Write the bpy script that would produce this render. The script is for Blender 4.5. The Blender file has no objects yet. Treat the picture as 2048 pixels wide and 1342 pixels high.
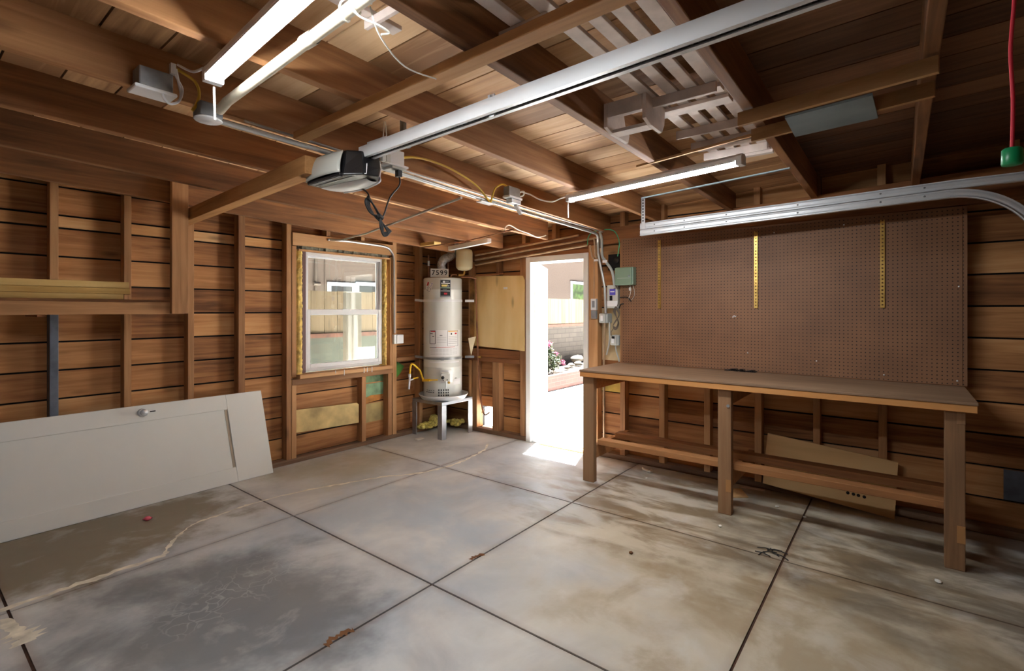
import bpy, math, random
from mathutils import Vector, Matrix
random.seed(7)
C = bpy.context.scene.collection
SC = bpy.context.scene

# ---------------------------------------------------------------- camera, world, sun, exposure
cam_data = bpy.data.cameras.new('camera')
cam = bpy.data.objects.new('camera', cam_data)
C.objects.link(cam)
YAW = math.atan2(776, 992)
cam.location = (0, 0, 1.46)
cam.rotation_euler = (math.pi / 2, 0, YAW - math.pi / 2)
cam_data.sensor_fit = 'HORIZONTAL'
cam_data.sensor_width = 36
cam_data.lens = 992 * 36 / 2048
cam_data.shift_y = -50 / 2048
cam_data.clip_start = 0.02
SC.camera = cam

SC.view_settings.view_transform = 'Standard'
SC.view_settings.look = 'None'
SC.view_settings.exposure = 1.2
SC.view_settings.gamma = 1.0
SC.view_settings.use_curve_mapping = False

world = bpy.data.worlds.new('sky')
SC.world = world
world.use_nodes = True
wn = world.node_tree
sky = wn.nodes.new('ShaderNodeTexSky')
sky.sky_type = 'NISHITA'
sky.sun_disc = False
sky.sun_elevation = math.radians(70)
wn.links.new(sky.outputs[0], wn.nodes['Background'].inputs[0])
wn.nodes['Background'].inputs[1].default_value = 0.16

sd = bpy.data.lights.new('sun', 'SUN')
sd.energy = 62.0
sd.angle = math.radians(0.6)
sd.color = (1.0, 0.98, 0.95)
sun = bpy.data.objects.new('sun', sd)
C.objects.link(sun)
sun.rotation_euler = Vector((-0.285, -0.098, -1)).to_track_quat('-Z', 'Y').to_euler()
LAMP_STRENGTH = 64.0
# ---------------------------------------------------------------- helpers
def lin(c):
    return tuple(((x / 255) / 12.92 if x / 255 <= 0.04045 else ((x / 255 + 0.055) / 1.055) ** 2.4) for x in c[:3]) + (1.0,)

class MB:
    def __init__(self):
        self.v = []; self.f = []; self.mi = []; self.sm = []
    def add(self, vs, fs, mi=0, smooth=False):
        b = len(self.v)
        self.v += [tuple(p) for p in vs]
        for f in fs:
            self.f.append([b + i for i in f]); self.mi.append(mi); self.sm.append(smooth)
        return self
    def box(self, x0, x1, y0, y1, z0, z1, mi=0):
        x0, x1 = min(x0, x1), max(x0, x1); y0, y1 = min(y0, y1), max(y0, y1); z0, z1 = min(z0, z1), max(z0, z1)
        vs = [(x, y, z) for z in (z0, z1) for y in (y0, y1) for x in (x0, x1)]
        return self.add(vs, [(0, 2, 3, 1), (4, 5, 7, 6), (0, 1, 5, 4), (2, 6, 7, 3), (0, 4, 6, 2), (1, 3, 7, 5)], mi)
    def hexa(self, b, t, mi=0):
        # two quads (bottom, top), same winding
        return self.add(list(b) + list(t), [(3, 2, 1, 0), (4, 5, 6, 7), (0, 1, 5, 4), (1, 2, 6, 5), (2, 3, 7, 6), (3, 0, 4, 7)], mi)
    def prism(self, poly, vec, mi=0):
        n = len(poly); vec = Vector(vec)
        vs = [Vector(p) for p in poly] + [Vector(p) + vec for p in poly]
        fs = [tuple(range(n - 1, -1, -1)), tuple(range(n, 2 * n))] + [(i, (i + 1) % n, n + (i + 1) % n, n + i) for i in range(n)]
        return self.add(vs, fs, mi)
    def bar(self, p0, p1, w, h, up=(0, 0, 1), mi=0):
        p0, p1 = Vector(p0), Vector(p1); d = (p1 - p0).normalized(); up = Vector(up)
        s = d.cross(up).normalized(); u = s.cross(d).normalized()
        a, b = s * (w / 2), u * (h / 2)
        q = lambda p: [p - a - b, p + a - b, p + a + b, p - a + b]
        return self.hexa(q(p0), q(p1), mi)
    def tube(self, path, r, n=10, mi=0, caps=True, radii=None):
        P = [Vector(p) for p in path]; m = len(P); rings = []
        t0 = (P[1] - P[0]).normalized()
        ref = Vector((0, 0, 1)) if abs(t0.z) < 0.9 else Vector((1, 0, 0))
        nrm = t0.cross(ref).normalized()
        for i in range(m):
            t = ((P[min(i + 1, m - 1)] - P[i]).normalized() + (P[i] - P[max(i - 1, 0)]).normalized())
            if t.length < 1e-6: t = t0
            t.normalize()
            nrm = (nrm - t * nrm.dot(t))
            if nrm.length < 1e-6: nrm = t.orthogonal()
            nrm.normalize(); bn = t.cross(nrm)
            rr = radii[i] if radii else r
            rings.append([P[i] + (nrm * math.cos(2 * math.pi * k / n) + bn * math.sin(2 * math.pi * k / n)) * rr for k in range(n)])
        vs = [p for ring in rings for p in ring]; fs = []
        for i in range(m - 1):
            for k in range(n):
                k2 = (k + 1) % n
                fs.append((i * n + k, i * n + k2, (i + 1) * n + k2, (i + 1) * n + k))
        self.add(vs, fs, mi, True)
        if caps:
            self.add(rings[0], [tuple(range(n - 1, -1, -1))], mi); self.add(rings[-1], [tuple(range(n))], mi)
        return self
    def lathe(self, prof, origin, n=40, mi=0, axis=(0, 0, 1)):
        o = Vector(origin); ax = Vector(axis).normalized(); e1 = ax.orthogonal().normalized(); e2 = ax.cross(e1)
        vs = []
        for r, z in prof:
            for k in range(n):
                a = 2 * math.pi * k / n
                vs.append(o + ax * z + (e1 * math.cos(a) + e2 * math.sin(a)) * r)
        fs = []
        for i in range(len(prof) - 1):
            for k in range(n):
                k2 = (k + 1) % n
                fs.append((i * n + k, i * n + k2, (i + 1) * n + k2, (i + 1) * n + k))
        self.add(vs, fs, mi, True)
        return self
    def disc(self, c, r, normal, n=24, mi=0):
        c = Vector(c); ax = Vector(normal).normalized(); e1 = ax.orthogonal().normalized(); e2 = ax.cross(e1)
        return self.add([c + (e1 * math.cos(2 * math.pi * k / n) + e2 * math.sin(2 * math.pi * k / n)) * r for k in range(n)], [tuple(range(n))], mi)
    def build(self, name, mats, parent=None, bevel=0.0, seg=2, loc=None):
        off = Vector((0, 0, 0))
        p = parent
        if parent is not None:
            while p is not None:
                off += p.location; p = p.parent
        if loc is not None:
            off = Vector(loc)
        me = bpy.data.meshes.new(name)
        me.from_pydata([tuple(Vector(v) - off) for v in self.v], [], self.f)
        if not isinstance(mats, (list, tuple)): mats = [mats]
        for m in mats: me.materials.append(m)
        me.polygons.foreach_set('material_index', self.mi)
        me.polygons.foreach_set('use_smooth', self.sm)
        me.update()
        o = bpy.data.objects.new(name, me)
        C.objects.link(o)
        if parent is not None: o.parent = parent
        if loc is not None: o.location = loc
        if bevel:
            b = o.modifiers.new('edge', 'BEVEL'); b.width = bevel; b.segments = seg; b.limit_method = 'ANGLE'; b.angle_limit = math.radians(50)
        return o

def tag(o, label, cat, group=None):
    o['label'] = label; o['category'] = cat; o['kind'] = 'thing'
    if group: o['group'] = group
    return o
def thing(name, loc, label, cat, group=None):
    o = bpy.data.objects.new(name, None); o.empty_display_size = 0.05
    C.objects.link(o); o.location = loc
    return tag(o, label, cat, group)
def struct(o, label=None, cat=None):
    o['kind'] = 'structure'
    if label: o['label'] = label
    if cat: o['category'] = cat
    return o
def smooth_path(pts, k=6):
    P = [Vector(p) for p in pts]; out = []
    for i in range(len(P) - 1):
        p0 = P[max(i - 1, 0)]; p1 = P[i]; p2 = P[i + 1]; p3 = P[min(i + 2, len(P) - 1)]
        for j in range(k):
            t = j / k
            out.append(0.5 * ((2 * p1) + (p2 - p0) * t + (2 * p0 - 5 * p1 + 4 * p2 - p3) * t * t + (3 * p1 - p0 - 3 * p2 + p3) * t ** 3))
    out.append(P[-1])
    return out

# ---------------------------------------------------------------- materials
def newmat(name):
    m = bpy.data.materials.new(name); m.use_nodes = True
    return m, m.node_tree.nodes, m.node_tree.links, m.node_tree.nodes['Principled BSDF']
def ramp(nodes, stops):
    r = nodes.new('ShaderNodeValToRGB'); el = r.color_ramp.elements
    while len(el) < len(stops): el.new(0.5)
    for e, (p, c) in zip(el, stops): e.position = p; e.color = lin(c)
    return r
def math_node(nodes, links, op, a, b=None, c=None):
    n = nodes.new('ShaderNodeMath'); n.operation = op
    for i, x in enumerate((a, b, c)):
        if x is None: continue
        if isinstance(x, (int, float)): n.inputs[i].default_value = x
        else: links.new(x, n.inputs[i])
    return n.outputs[0]
def mix_rgb(nodes, links, fac, a, b, blend='MIX'):
    n = nodes.new('ShaderNodeMix'); n.data_type = 'RGBA'; n.blend_type = blend
    if isinstance(fac, (int, float)): n.inputs[0].default_value = fac
    else: links.new(fac, n.inputs[0])
    for i, x in ((6, a), (7, b)):
        if isinstance(x, tuple): n.inputs[i].default_value = x
        else: links.new(x, n.inputs[i])
    return n.outputs[2]

def plain(name, rgb, rough=0.6, metal=0.0, noise=0.0, nscale=12, spec=0.5, alpha=None):
    m, N, L, b = newmat(name)
    b.inputs['Roughness'].default_value = rough; b.inputs['Metallic'].default_value = metal
    b.inputs['Specular IOR Level'].default_value = spec
    if noise:
        tc = N.new('ShaderNodeTexCoord'); nz = N.new('ShaderNodeTexNoise'); nz.inputs['Scale'].default_value = nscale; nz.inputs['Detail'].default_value = 5
        L.new(tc.outputs['Object'], nz.inputs['Vector'])
        d = tuple(max(0, x * (1 - noise)) for x in rgb); u = tuple(min(255, x * (1 + noise * 0.6)) for x in rgb)
        r = ramp(N, [(0.3, d), (0.7, u)])
        L.new(nz.outputs['Fac'], r.inputs['Fac']); L.new(r.outputs[0], b.inputs['Base Color'])
    else:
        b.inputs['Base Color'].default_value = lin(rgb)
    return m

def wood(name, cols, axis, scale=1.0, rough=0.7, vary=0.35, knots=0.6, bump=0.15, stain=None, blotch=0.5):
    m, N, L, b = newmat(name)
    tc = N.new('ShaderNodeTexCoord'); geo = N.new('ShaderNodeNewGeometry')
    rv = N.new('ShaderNodeVectorMath'); rv.operation = 'SCALE'
    cv = N.new('ShaderNodeCombineXYZ')
    oi = N.new('ShaderNodeObjectInfo')
    rnd = math_node(N, L, 'FRACT', math_node(N, L, 'ADD', geo.outputs['Random Per Island'], oi.outputs['Random']))
    for i in range(3): L.new(rnd, cv.inputs[i])
    L.new(cv.outputs[0], rv.inputs[0]); rv.inputs['Scale'].default_value = 41.7
    av = N.new('ShaderNodeVectorMath'); av.operation = 'ADD'
    L.new(tc.outputs['Object'], av.inputs[0]); L.new(rv.outputs[0], av.inputs[1])
    mp = N.new('ShaderNodeMapping')
    sc = [26 * scale] * 3; sc['xyz'.index(axis)] = 1.3 * scale
    mp.inputs['Scale'].default_value = sc
    L.new(av.outputs[0], mp.inputs['Vector'])
    nz = N.new('ShaderNodeTexNoise'); nz.inputs['Scale'].default_value = 1.0; nz.inputs['Detail'].default_value = 8; nz.inputs['Roughness'].default_value = 0.62; nz.inputs['Distortion'].default_value = 0.6
    L.new(mp.outputs[0], nz.inputs['Vector'])
    mp2 = N.new('ShaderNodeMapping'); s2 = [3.0] * 3; s2['xyz'.index(axis)] = 0.9; mp2.inputs['Scale'].default_value = s2
    L.new(av.outputs[0], mp2.inputs['Vector'])
    nb = N.new('ShaderNodeTexNoise'); nb.inputs['Scale'].default_value = 1.0; nb.inputs['Detail'].default_value = 3
    L.new(mp2.outputs[0], nb.inputs['Vector'])
    t = math_node(N, L, 'MULTIPLY_ADD', nb.outputs['Fac'], blotch, math_node(N, L, 'MULTIPLY', nz.outputs['Fac'], 1 - blotch))
    t = math_node(N, L, 'MULTIPLY_ADD', math_node(N, L, 'SUBTRACT', rnd, 0.5), vary, t)
    k = len(cols)
    r = ramp(N, [(0.30 + 0.42 * i / (k - 1), c) for i, c in enumerate(cols)])
    L.new(t, r.inputs['Fac'])
    col = r.outputs[0]
    if knots:
        mp3 = N.new('ShaderNodeMapping'); s3 = [7.0] * 3; s3['xyz'.index(axis)] = 2.2; mp3.inputs['Scale'].default_value = s3
        L.new(av.outputs[0], mp3.inputs['Vector'])
        vo = N.new('ShaderNodeTexVoronoi'); vo.inputs['Scale'].default_value = 0.75
        L.new(mp3.outputs[0], vo.inputs['Vector'])
        kr = N.new('ShaderNodeMapRange'); kr.inputs[1].default_value = 0.03; kr.inputs[2].default_value = 0.14; kr.inputs[3].default_value = knots; kr.inputs[4].default_value = 0.0
        L.new(vo.outputs['Distance'], kr.inputs[0])
        col = mix_rgb(N, L, kr.outputs[0], col, lin(tuple(x * 0.42 for x in cols[0])))
    if stain:
        col = mix_rgb(N, L, stain[1], col, lin(stain[0]))
    L.new(col, b.inputs['Base Color'])
    b.inputs['Roughness'].default_value = rough
    b.inputs['Specular IOR Level'].default_value = 0.3
    if bump:
        bp = N.new('ShaderNodeBump'); bp.inputs['Strength'].default_value = bump; bp.inputs['Distance'].default_value = 0.004
        L.new(nz.outputs['Fac'], bp.inputs['Height']); L.new(bp.outputs[0], b.inputs['Normal'])
    return m

SIDE = [(100, 62, 34), (156, 106, 64), (188, 136, 86), (206, 160, 112)]
RAFT = [(94, 62, 38), (146, 100, 62), (182, 132, 86)]
STUDC = [(126, 88, 58), (172, 126, 84), (198, 154, 108)]
DECK = [(142, 102, 66), (204, 160, 114), (226, 190, 148)]
M_sideX = wood('redwood siding along x', SIDE, 'x', vary=0.2)
M_sideY = wood('redwood siding along y', SIDE, 'y', vary=0.2)
M_infill = wood('pale infill strip', [(150, 100, 58), (190, 140, 88), (214, 176, 128)], 'x', vary=0.2)
M_raft = wood('old rafter wood', RAFT, 'x', vary=0.2, knots=0.5)
M_deck = wood('roof deck boards', DECK, 'y', vary=0.4, knots=0.5)
M_deckdark = wood('dark brown boards', [(70, 46, 30), (110, 74, 48), (140, 98, 66)], 'y', vary=0.3, knots=0.4)  # darker brown for deck boards nearest the garage door and two walls
M_stud = wood('stud wood', STUDC, 'z', vary=0.25, knots=0.5)
M_studX = wood('framing wood along x', STUDC, 'x', vary=0.25, knots=0.5)
M_studY = wood('framing wood along y', [(104, 64, 38), (150, 98, 58), (176, 122, 76)], 'y', vary=0.25, knots=0.5)
M_plate = wood('weathered base plate', [(84, 64, 50), (128, 100, 78), (150, 124, 100)], 'x', vary=0.2)
M_plateY = wood('weathered base plate y', [(84, 64, 50), (128, 100, 78), (150, 124, 100)], 'y', vary=0.2)
M_batten = wood('tan batten', [(150, 104, 60), (186, 138, 88), (204, 160, 110)], 'y', vary=0.2, knots=0.2)
M_pine = wood('yellow pine', [(176, 140, 78), (206, 172, 106), (220, 190, 128)], 'x', vary=0.2, knots=0.3)
M_pineY = wood('pale lath', [(146, 106, 66), (176, 134, 88), (196, 156, 108)], 'y', vary=0.2, knots=0.2)
M_bench = wood('workbench timber', [(116, 76, 46), (158, 108, 66), (182, 134, 88)], 'y', vary=0.2, knots=0.6)
M_benchtop = wood('worn bench top', [(98, 76, 58), (130, 103, 80), (152, 126, 102)], 'y', vary=0.2, knots=0.2, rough=0.6)
M_apron = wood('bench front edge', [(166, 112, 62), (196, 138, 80), (208, 152, 94)], 'y', vary=0.1, knots=0.3)
M_leg = wood('bench leg wood', [(108, 80, 57), (142, 107, 76), (158, 124, 92)], 'z', vary=0.15, knots=0.2)
M_legdark = wood('dark peg wood', [(150, 108, 66), (178, 132, 84)], 'z', vary=0.1, knots=0.0)
M_ply = wood('stained plywood', [(176, 136, 76), (222, 192, 132), (236, 214, 164)], 'z', scale=0.12, vary=0.1, knots=0.5, blotch=0.75, bump=0.03)
M_card = wood('plywood offcut', [(196, 156, 104), (216, 178, 126), (226, 190, 140)], 'y', scale=0.3, vary=0.1, knots=0.25, bump=0.03)
M_greypaint = plain('blue grey paint', (98, 104, 116), 0.6, noise=0.2, nscale=9)
M_greenpaint = plain('worn green paint', (120, 150, 104), 0.7, noise=0.35, nscale=7)
M_yellowpaper = plain('aged yellow paper', (206, 180, 122), 0.8, noise=0.22, nscale=5)
M_orange = plain('orange stain wood', (196, 132, 60), 0.8, noise=0.3, nscale=8)
M_white = plain('white paint', (222, 222, 218), 0.45, noise=0.03, nscale=3)
M_doorwhite = plain('flat white door paint', (234, 234, 228), 0.5, noise=0.015, nscale=2)
M_groove = plain('bare door edge', (176, 160, 138), 0.7)
M_vinyl = plain('white vinyl', (240, 241, 242), 0.35)
M_whitewash = plain('whitewashed slat', (214, 198, 188), 0.75, noise=0.1, nscale=10)
M_foam = plain('yellow spray foam', (240, 200, 116), 0.9, noise=0.2, nscale=30)
M_dark = plain('dark building paper', (22, 17, 14), 0.9)
M_black = plain('black plastic', (24, 24, 26), 0.3)
M_blackcord = plain('black rubber', (18, 18, 19), 0.5)
M_grayplastic = plain('translucent grey lens', (176, 176, 168), 0.3)
M_lens = plain('white lens', (226, 228, 226), 0.25)
M_galv = plain('galvanised steel', (224, 227, 230), 0.36, 0.25, noise=0.03, nscale=6)
M_galvdark = plain('dull galvanised steel', (150, 153, 155), 0.45, 0.4, noise=0.12, nscale=14)
M_emt = plain('conduit steel', (190, 190, 188), 0.3, 0.5)
M_paintpipe = plain('beige painted pipe', (196, 186, 164), 0.5, noise=0.1)
M_pipebrown = plain('dusty wall pipe', (184, 156, 126), 0.45, 0.2, noise=0.12)
M_alum = plain('stand sheet steel', (158, 162, 168), 0.4, 0.75, noise=0.06)
M_foil = plain('crinkled foil', (214, 217, 220), 0.28, 0.55, noise=0.2, nscale=40)
M_tank = plain('grey tank enamel', (212, 214, 209), 0.25, spec=0.6)
M_cream = plain('cream enamel', (222, 208, 166), 0.35)
M_copper = plain('copper pipe', (158, 108, 78), 0.45, 0.4, noise=0.2)
M_brass = plain('brass', (206, 168, 92), 0.35, 0.85, noise=0.1)
M_yellowcord = plain('yellow cable jacket', (206, 166, 52), 0.5)
M_yellowgas = plain('yellow coated tube', (226, 180, 30), 0.4)
M_red = plain('red rope', (214, 48, 66), 0.7)
M_greenplastic = plain('green handle', (22, 140, 84), 0.35)
M_string = plain('white string', (224, 220, 210), 0.8)
M_paper = plain('white label', (226, 226, 226), 0.6)
M_ink = plain('black ink', (20, 20, 22), 0.5)
M_inkred = plain('red ink', (190, 40, 50), 0.5)
M_inkblue = plain('blue ink', (70, 110, 190), 0.5)
M_inkpurple = plain('violet label', (92, 84, 190), 0.5)
M_inkgray = plain('grey ink', (130, 132, 136), 0.6)
M_inkyellow = plain('yellow ink', (226, 206, 120), 0.5)
M_inkorange = plain('orange ink', (220, 170, 90), 0.5)
M_greenbox = plain('sage green case', (128, 150, 128), 0.4)
M_greygreen = plain('pale grey case', (196, 198, 192), 0.45)
M_pvc = plain('grey weatherproof plastic', (176, 182, 180), 0.4)
M_handlegreen = M_greenplastic
M_panelblue = plain('blue grey board', (122, 134, 138), 0.7, noise=0.12, nscale=4)
M_wiregreen = plain('green wire', (60, 170, 120), 0.5)
M_purplefilm = plain('dark mauve flashing', (96, 66, 66), 0.6)
M_mortar = plain('grey plaster scrap', (120, 116, 100), 0.9, noise=0.4, nscale=25)
M_insul = plain('yellow insulation', (226, 200, 110), 0.95, noise=0.3, nscale=40)
M_pink = plain('pink candy', (214, 90, 110), 0.4)
M_debris = plain('white plaster crumb', (226, 222, 212), 0.8)
M_rust = plain('brown crumb', (110, 72, 40), 0.9)
M_rock = plain('pale rock', (100, 95, 85), 0.9, noise=0.25, nscale=8)

def glassmat(name, tint=(1, 1, 1, 1), refl=0.08):
    m, N, L, b = newmat(name); N.remove(b)
    tr = N.new('ShaderNodeBsdfTransparent'); tr.inputs[0].default_value = tint
    gl = N.new('ShaderNodeBsdfGlossy'); gl.inputs['Roughness'].default_value = 0.02
    fr = N.new('ShaderNodeFresnel'); fr.inputs['IOR'].default_value = 1.45
    mx = N.new('ShaderNodeMixShader'); L.new(fr.outputs[0], mx.inputs[0]); L.new(tr.outputs[0], mx.inputs[1]); L.new(gl.outputs[0], mx.inputs[2])
    L.new(mx.outputs[0], N['Material Output'].inputs[0])
    return m
M_glass = glassmat('window glass', (0.95, 0.97, 0.95, 1))

def emit(name, rgb, s):
    m, N, L, b = newmat(name); N.remove(b)
    e = N.new('ShaderNodeEmission'); e.inputs[0].default_value = rgb + (1,); e.inputs[1].default_value = s
    L.new(e.outputs[0], N['Material Output'].inputs[0]); return m
M_lamp = emit('lamp diffuser', (0.95, 0.98, 1.0), LAMP_STRENGTH)

def concrete_floor():
    m, N, L, b = newmat('stained garage concrete')
    tc = N.new('ShaderNodeTexCoord'); P = tc.outputs['Object']
    def noise(scale, detail=6, rough=0.6, dist=0.0, vec=None):
        n = N.new('ShaderNodeTexNoise'); n.inputs['Scale'].default_value = scale; n.inputs['Detail'].default_value = detail
        n.inputs['Roughness'].default_value = rough; n.inputs['Distortion'].default_value = dist
        L.new(vec or P, n.inputs['Vector']); return n.outputs['Fac']
    def blob(c, r0, r1, sx=1.0, sy=1.0):
        mp = N.new('ShaderNodeMapping'); mp.vector_type = 'TEXTURE'; mp.inputs['Location'].default_value = (c[0], c[1], 0); mp.inputs['Scale'].default_value = (sx, sy, 1)
        L.new(P, mp.inputs['Vector'])
        ln = N.new('ShaderNodeVectorMath'); ln.operation = 'LENGTH'; L.new(mp.outputs[0], ln.inputs[0])
        d = math_node(N, L, 'MULTIPLY_ADD', math_node(N, L, 'SUBTRACT', noise(1.9, 5, 0.65), 0.5), 1.5, ln.outputs['Value'])
        mr = N.new('ShaderNodeMapRange'); mr.interpolation_type = 'SMOOTHSTEP'
        mr.inputs[1].default_value = r0; mr.inputs[2].default_value = r1; mr.inputs[3].default_value = 1; mr.inputs[4].default_value = 0
        L.new(d, mr.inputs[0]); return mr.outputs[0]
    base = ramp(N, [(0.32, (166, 167, 168)), (0.5, (190, 190, 188)), (0.68, (208, 208, 204))])
    L.new(noise(1.7, 9, 0.62, 0.5), base.inputs['Fac']); col = base.outputs[0]
    # blue-grey patches
    def lay(col, mask, rgb, amt, nscale=2.6, lo=0.4, hi=0.62, stretch=None):
        v = None
        if stretch:
            mp = N.new('ShaderNodeMapping'); mp.inputs['Scale'].default_value = stretch; L.new(P, mp.inputs['Vector']); v = mp.outputs[0]
        n = noise(nscale, 7, 0.6, 0.4, v)
        mr = N.new('ShaderNodeMapRange'); mr.interpolation_type = 'SMOOTHSTEP'; mr.inputs[1].default_value = lo; mr.inputs[2].default_value = hi; mr.inputs[4].default_value = amt
        L.new(n, mr.inputs[0])
        f = mr.outputs[0] if mask is None else math_node(N, L, 'MULTIPLY', mr.outputs[0], mask)
        return mix_rgb(N, L, f, col, lin(rgb))
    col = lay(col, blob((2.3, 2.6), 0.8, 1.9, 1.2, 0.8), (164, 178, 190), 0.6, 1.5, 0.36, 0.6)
    col = lay(col, blob((1.0, 2.6), 0.55, 1.1, 0.9, 0.8), (96, 96, 98), 0.82, 1.3, 0.25, 0.55)
    col = lay(col, blob((0.7, 4.05), 0.45, 0.8, 1.7, 0.8), (124, 110, 84), 0.9, 1.0, 0.02, 0.3)
    col = lay(col, blob((2.7, 4.1), 0.2, 0.8, 1.2, 0.8), (166, 160, 138), 0.75, 1.4, 0.3, 0.55)
    col = lay(col, blob((3.1, 0.5), 0.8, 2.0, 1, 1), (188, 172, 136), 0.6, 1.2, 0.2, 0.5)
    col = lay(col, blob((3.6, 0.9), 0.7, 1.5, 0.8, 1.5), (116, 94, 62), 0.78, 2.4, 0.42, 0.6, (2.2, 0.75, 1))
    col = lay(col, blob((3.4, -0.1), 0.5, 1.2, 0.8, 1.2), (98, 88, 74), 0.72, 2.0, 0.4, 0.58, (2.0, 0.9, 1))
    col = lay(col, blob((2.3, 0.3), 0.5, 1.2, 1.0, 1.1), (146, 126, 94), 0.6, 2.2, 0.42, 0.6)
    col = lay(col, None, (206, 206, 202), 0.25, 3.3, 0.56, 0.68)
    # fine white scaling near the left slab centre
    vo = N.new('ShaderNodeTexVoronoi'); vo.feature = 'DISTANCE_TO_EDGE'; vo.inputs['Scale'].default_value = 9
    wr = N.new('ShaderNodeVectorMath'); wr.operation = 'ADD'
    nn = N.new('ShaderNodeTexNoise'); nn.inputs['Scale'].default_value = 6; L.new(P, nn.inputs['Vector'])
    sc = N.new('ShaderNodeVectorMath'); sc.operation = 'SCALE'; sc.inputs['Scale'].default_value = 0.35
    L.new(nn.outputs['Color'], sc.inputs[0]); L.new(P, wr.inputs[0]); L.new(sc.outputs[0], wr.inputs[1]); L.new(wr.outputs[0], vo.inputs['Vector'])
    er = N.new('ShaderNodeMapRange'); er.inputs[1].default_value = 0.0; er.inputs[2].default_value = 0.06; er.inputs[3].default_value = 1; er.inputs[4].default_value = 0
    L.new(vo.outputs['Distance'], er.inputs[0])
    f = math_node(N, L, 'MULTIPLY', er.outputs[0], math_node(N, L, 'MULTIPLY', blob((1.15, 2.75), 0.0, 0.5, 1, 0.7), 0.3))
    col = mix_rgb(N, L, f, col, lin((222, 222, 220)))
    # joint dirt: brown along the saw joints
    sep = N.new('ShaderNodeSeparateXYZ'); L.new(P, sep.inputs[0])
    dmin = None
    for ax, vals in (('X', (0.39, 1.82, 3.25)), ('Y', (0.54, 1.965, 3.395))):
        for v in vals:
            d = math_node(N, L, 'ABSOLUTE', math_node(N, L, 'SUBTRACT', sep.outputs[ax], v))
            dmin = d if dmin is None else math_node(N, L, 'MINIMUM', dmin, d)
    jr = N.new('ShaderNodeMapRange'); jr.inputs[1].default_value = 0.006; jr.inputs[2].default_value = 0.045; jr.inputs[3].default_value = 0.55; jr.inputs[4].default_value = 0
    L.new(dmin, jr.inputs[0])
    col = mix_rgb(N, L, math_node(N, L, 'MULTIPLY', jr.outputs[0], noise(3.0, 4)), col, lin((120, 84, 54)))
    L.new(col, b.inputs['Base Color'])
    rr = N.new('ShaderNodeMapRange'); rr.inputs[3].default_value = 0.36; rr.inputs[4].default_value = 0.62
    L.new(noise(2.2, 5), rr.inputs[0]); L.new(rr.outputs[0], b.inputs['Roughness'])
    b.inputs['Specular IOR Level'].default_value = 0.4
    bp = N.new('ShaderNodeBump'); bp.inputs['Strength'].default_value = 0.08; bp.inputs['Distance'].default_value = 0.01
    L.new(noise(26, 6), bp.inputs['Height']); L.new(bp.outputs[0], b.inputs['Normal'])
    return m
M_floor = concrete_floor()
M_joint = plain('joint dirt', (70, 44, 30), 0.9, noise=0.3, nscale=9)
M_patch = plain('pale crack filler', (224, 218, 200), 0.8, noise=0.15, nscale=14)

def pegboard_mat():
    m, N, L, b = newmat('brown pegboard')
    tc = N.new('ShaderNodeTexCoord'); sep = N.new('ShaderNodeSeparateXYZ'); L.new(tc.outputs['Object'], sep.inputs[0])
    def cell(o):
        return math_node(N, L, 'ABSOLUTE', math_node(N, L, 'SUBTRACT', math_node(N, L, 'FRACT', math_node(N, L, 'DIVIDE', o, 0.0265)), 0.5))
    a, c = cell(sep.outputs['Y']), cell(sep.outputs['Z'])
    d = math_node(N, L, 'SQRT', math_node(N, L, 'ADD', math_node(N, L, 'MULTIPLY', a, a), math_node(N, L, 'MULTIPLY', c, c)))
    hole = math_node(N, L, 'LESS_THAN', d, 0.15)
    nz = N.new('ShaderNodeTexNoise'); nz.inputs['Scale'].default_value = 3.0; nz.inputs['Detail'].default_value = 8; L.new(tc.outputs['Object'], nz.inputs['Vector'])
    r = ramp(N, [(0.3, (120, 84, 58)), (0.7, (138, 98, 68))]); L.new(nz.outputs['Fac'], r.inputs['Fac'])
    L.new(mix_rgb(N, L, hole, r.outputs[0], lin((40, 24, 16))), b.inputs['Base Color'])
    b.inputs['Roughness'].default_value = 0.6
    bp = N.new('ShaderNodeBump'); bp.invert = True; bp.inputs['Strength'].default_value = 0.5; bp.inputs['Distance'].default_value = 0.003
    L.new(hole, bp.inputs['Height']); L.new(bp.outputs[0], b.inputs['Normal'])
    return m
M_peg = pegboard_mat()

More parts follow.
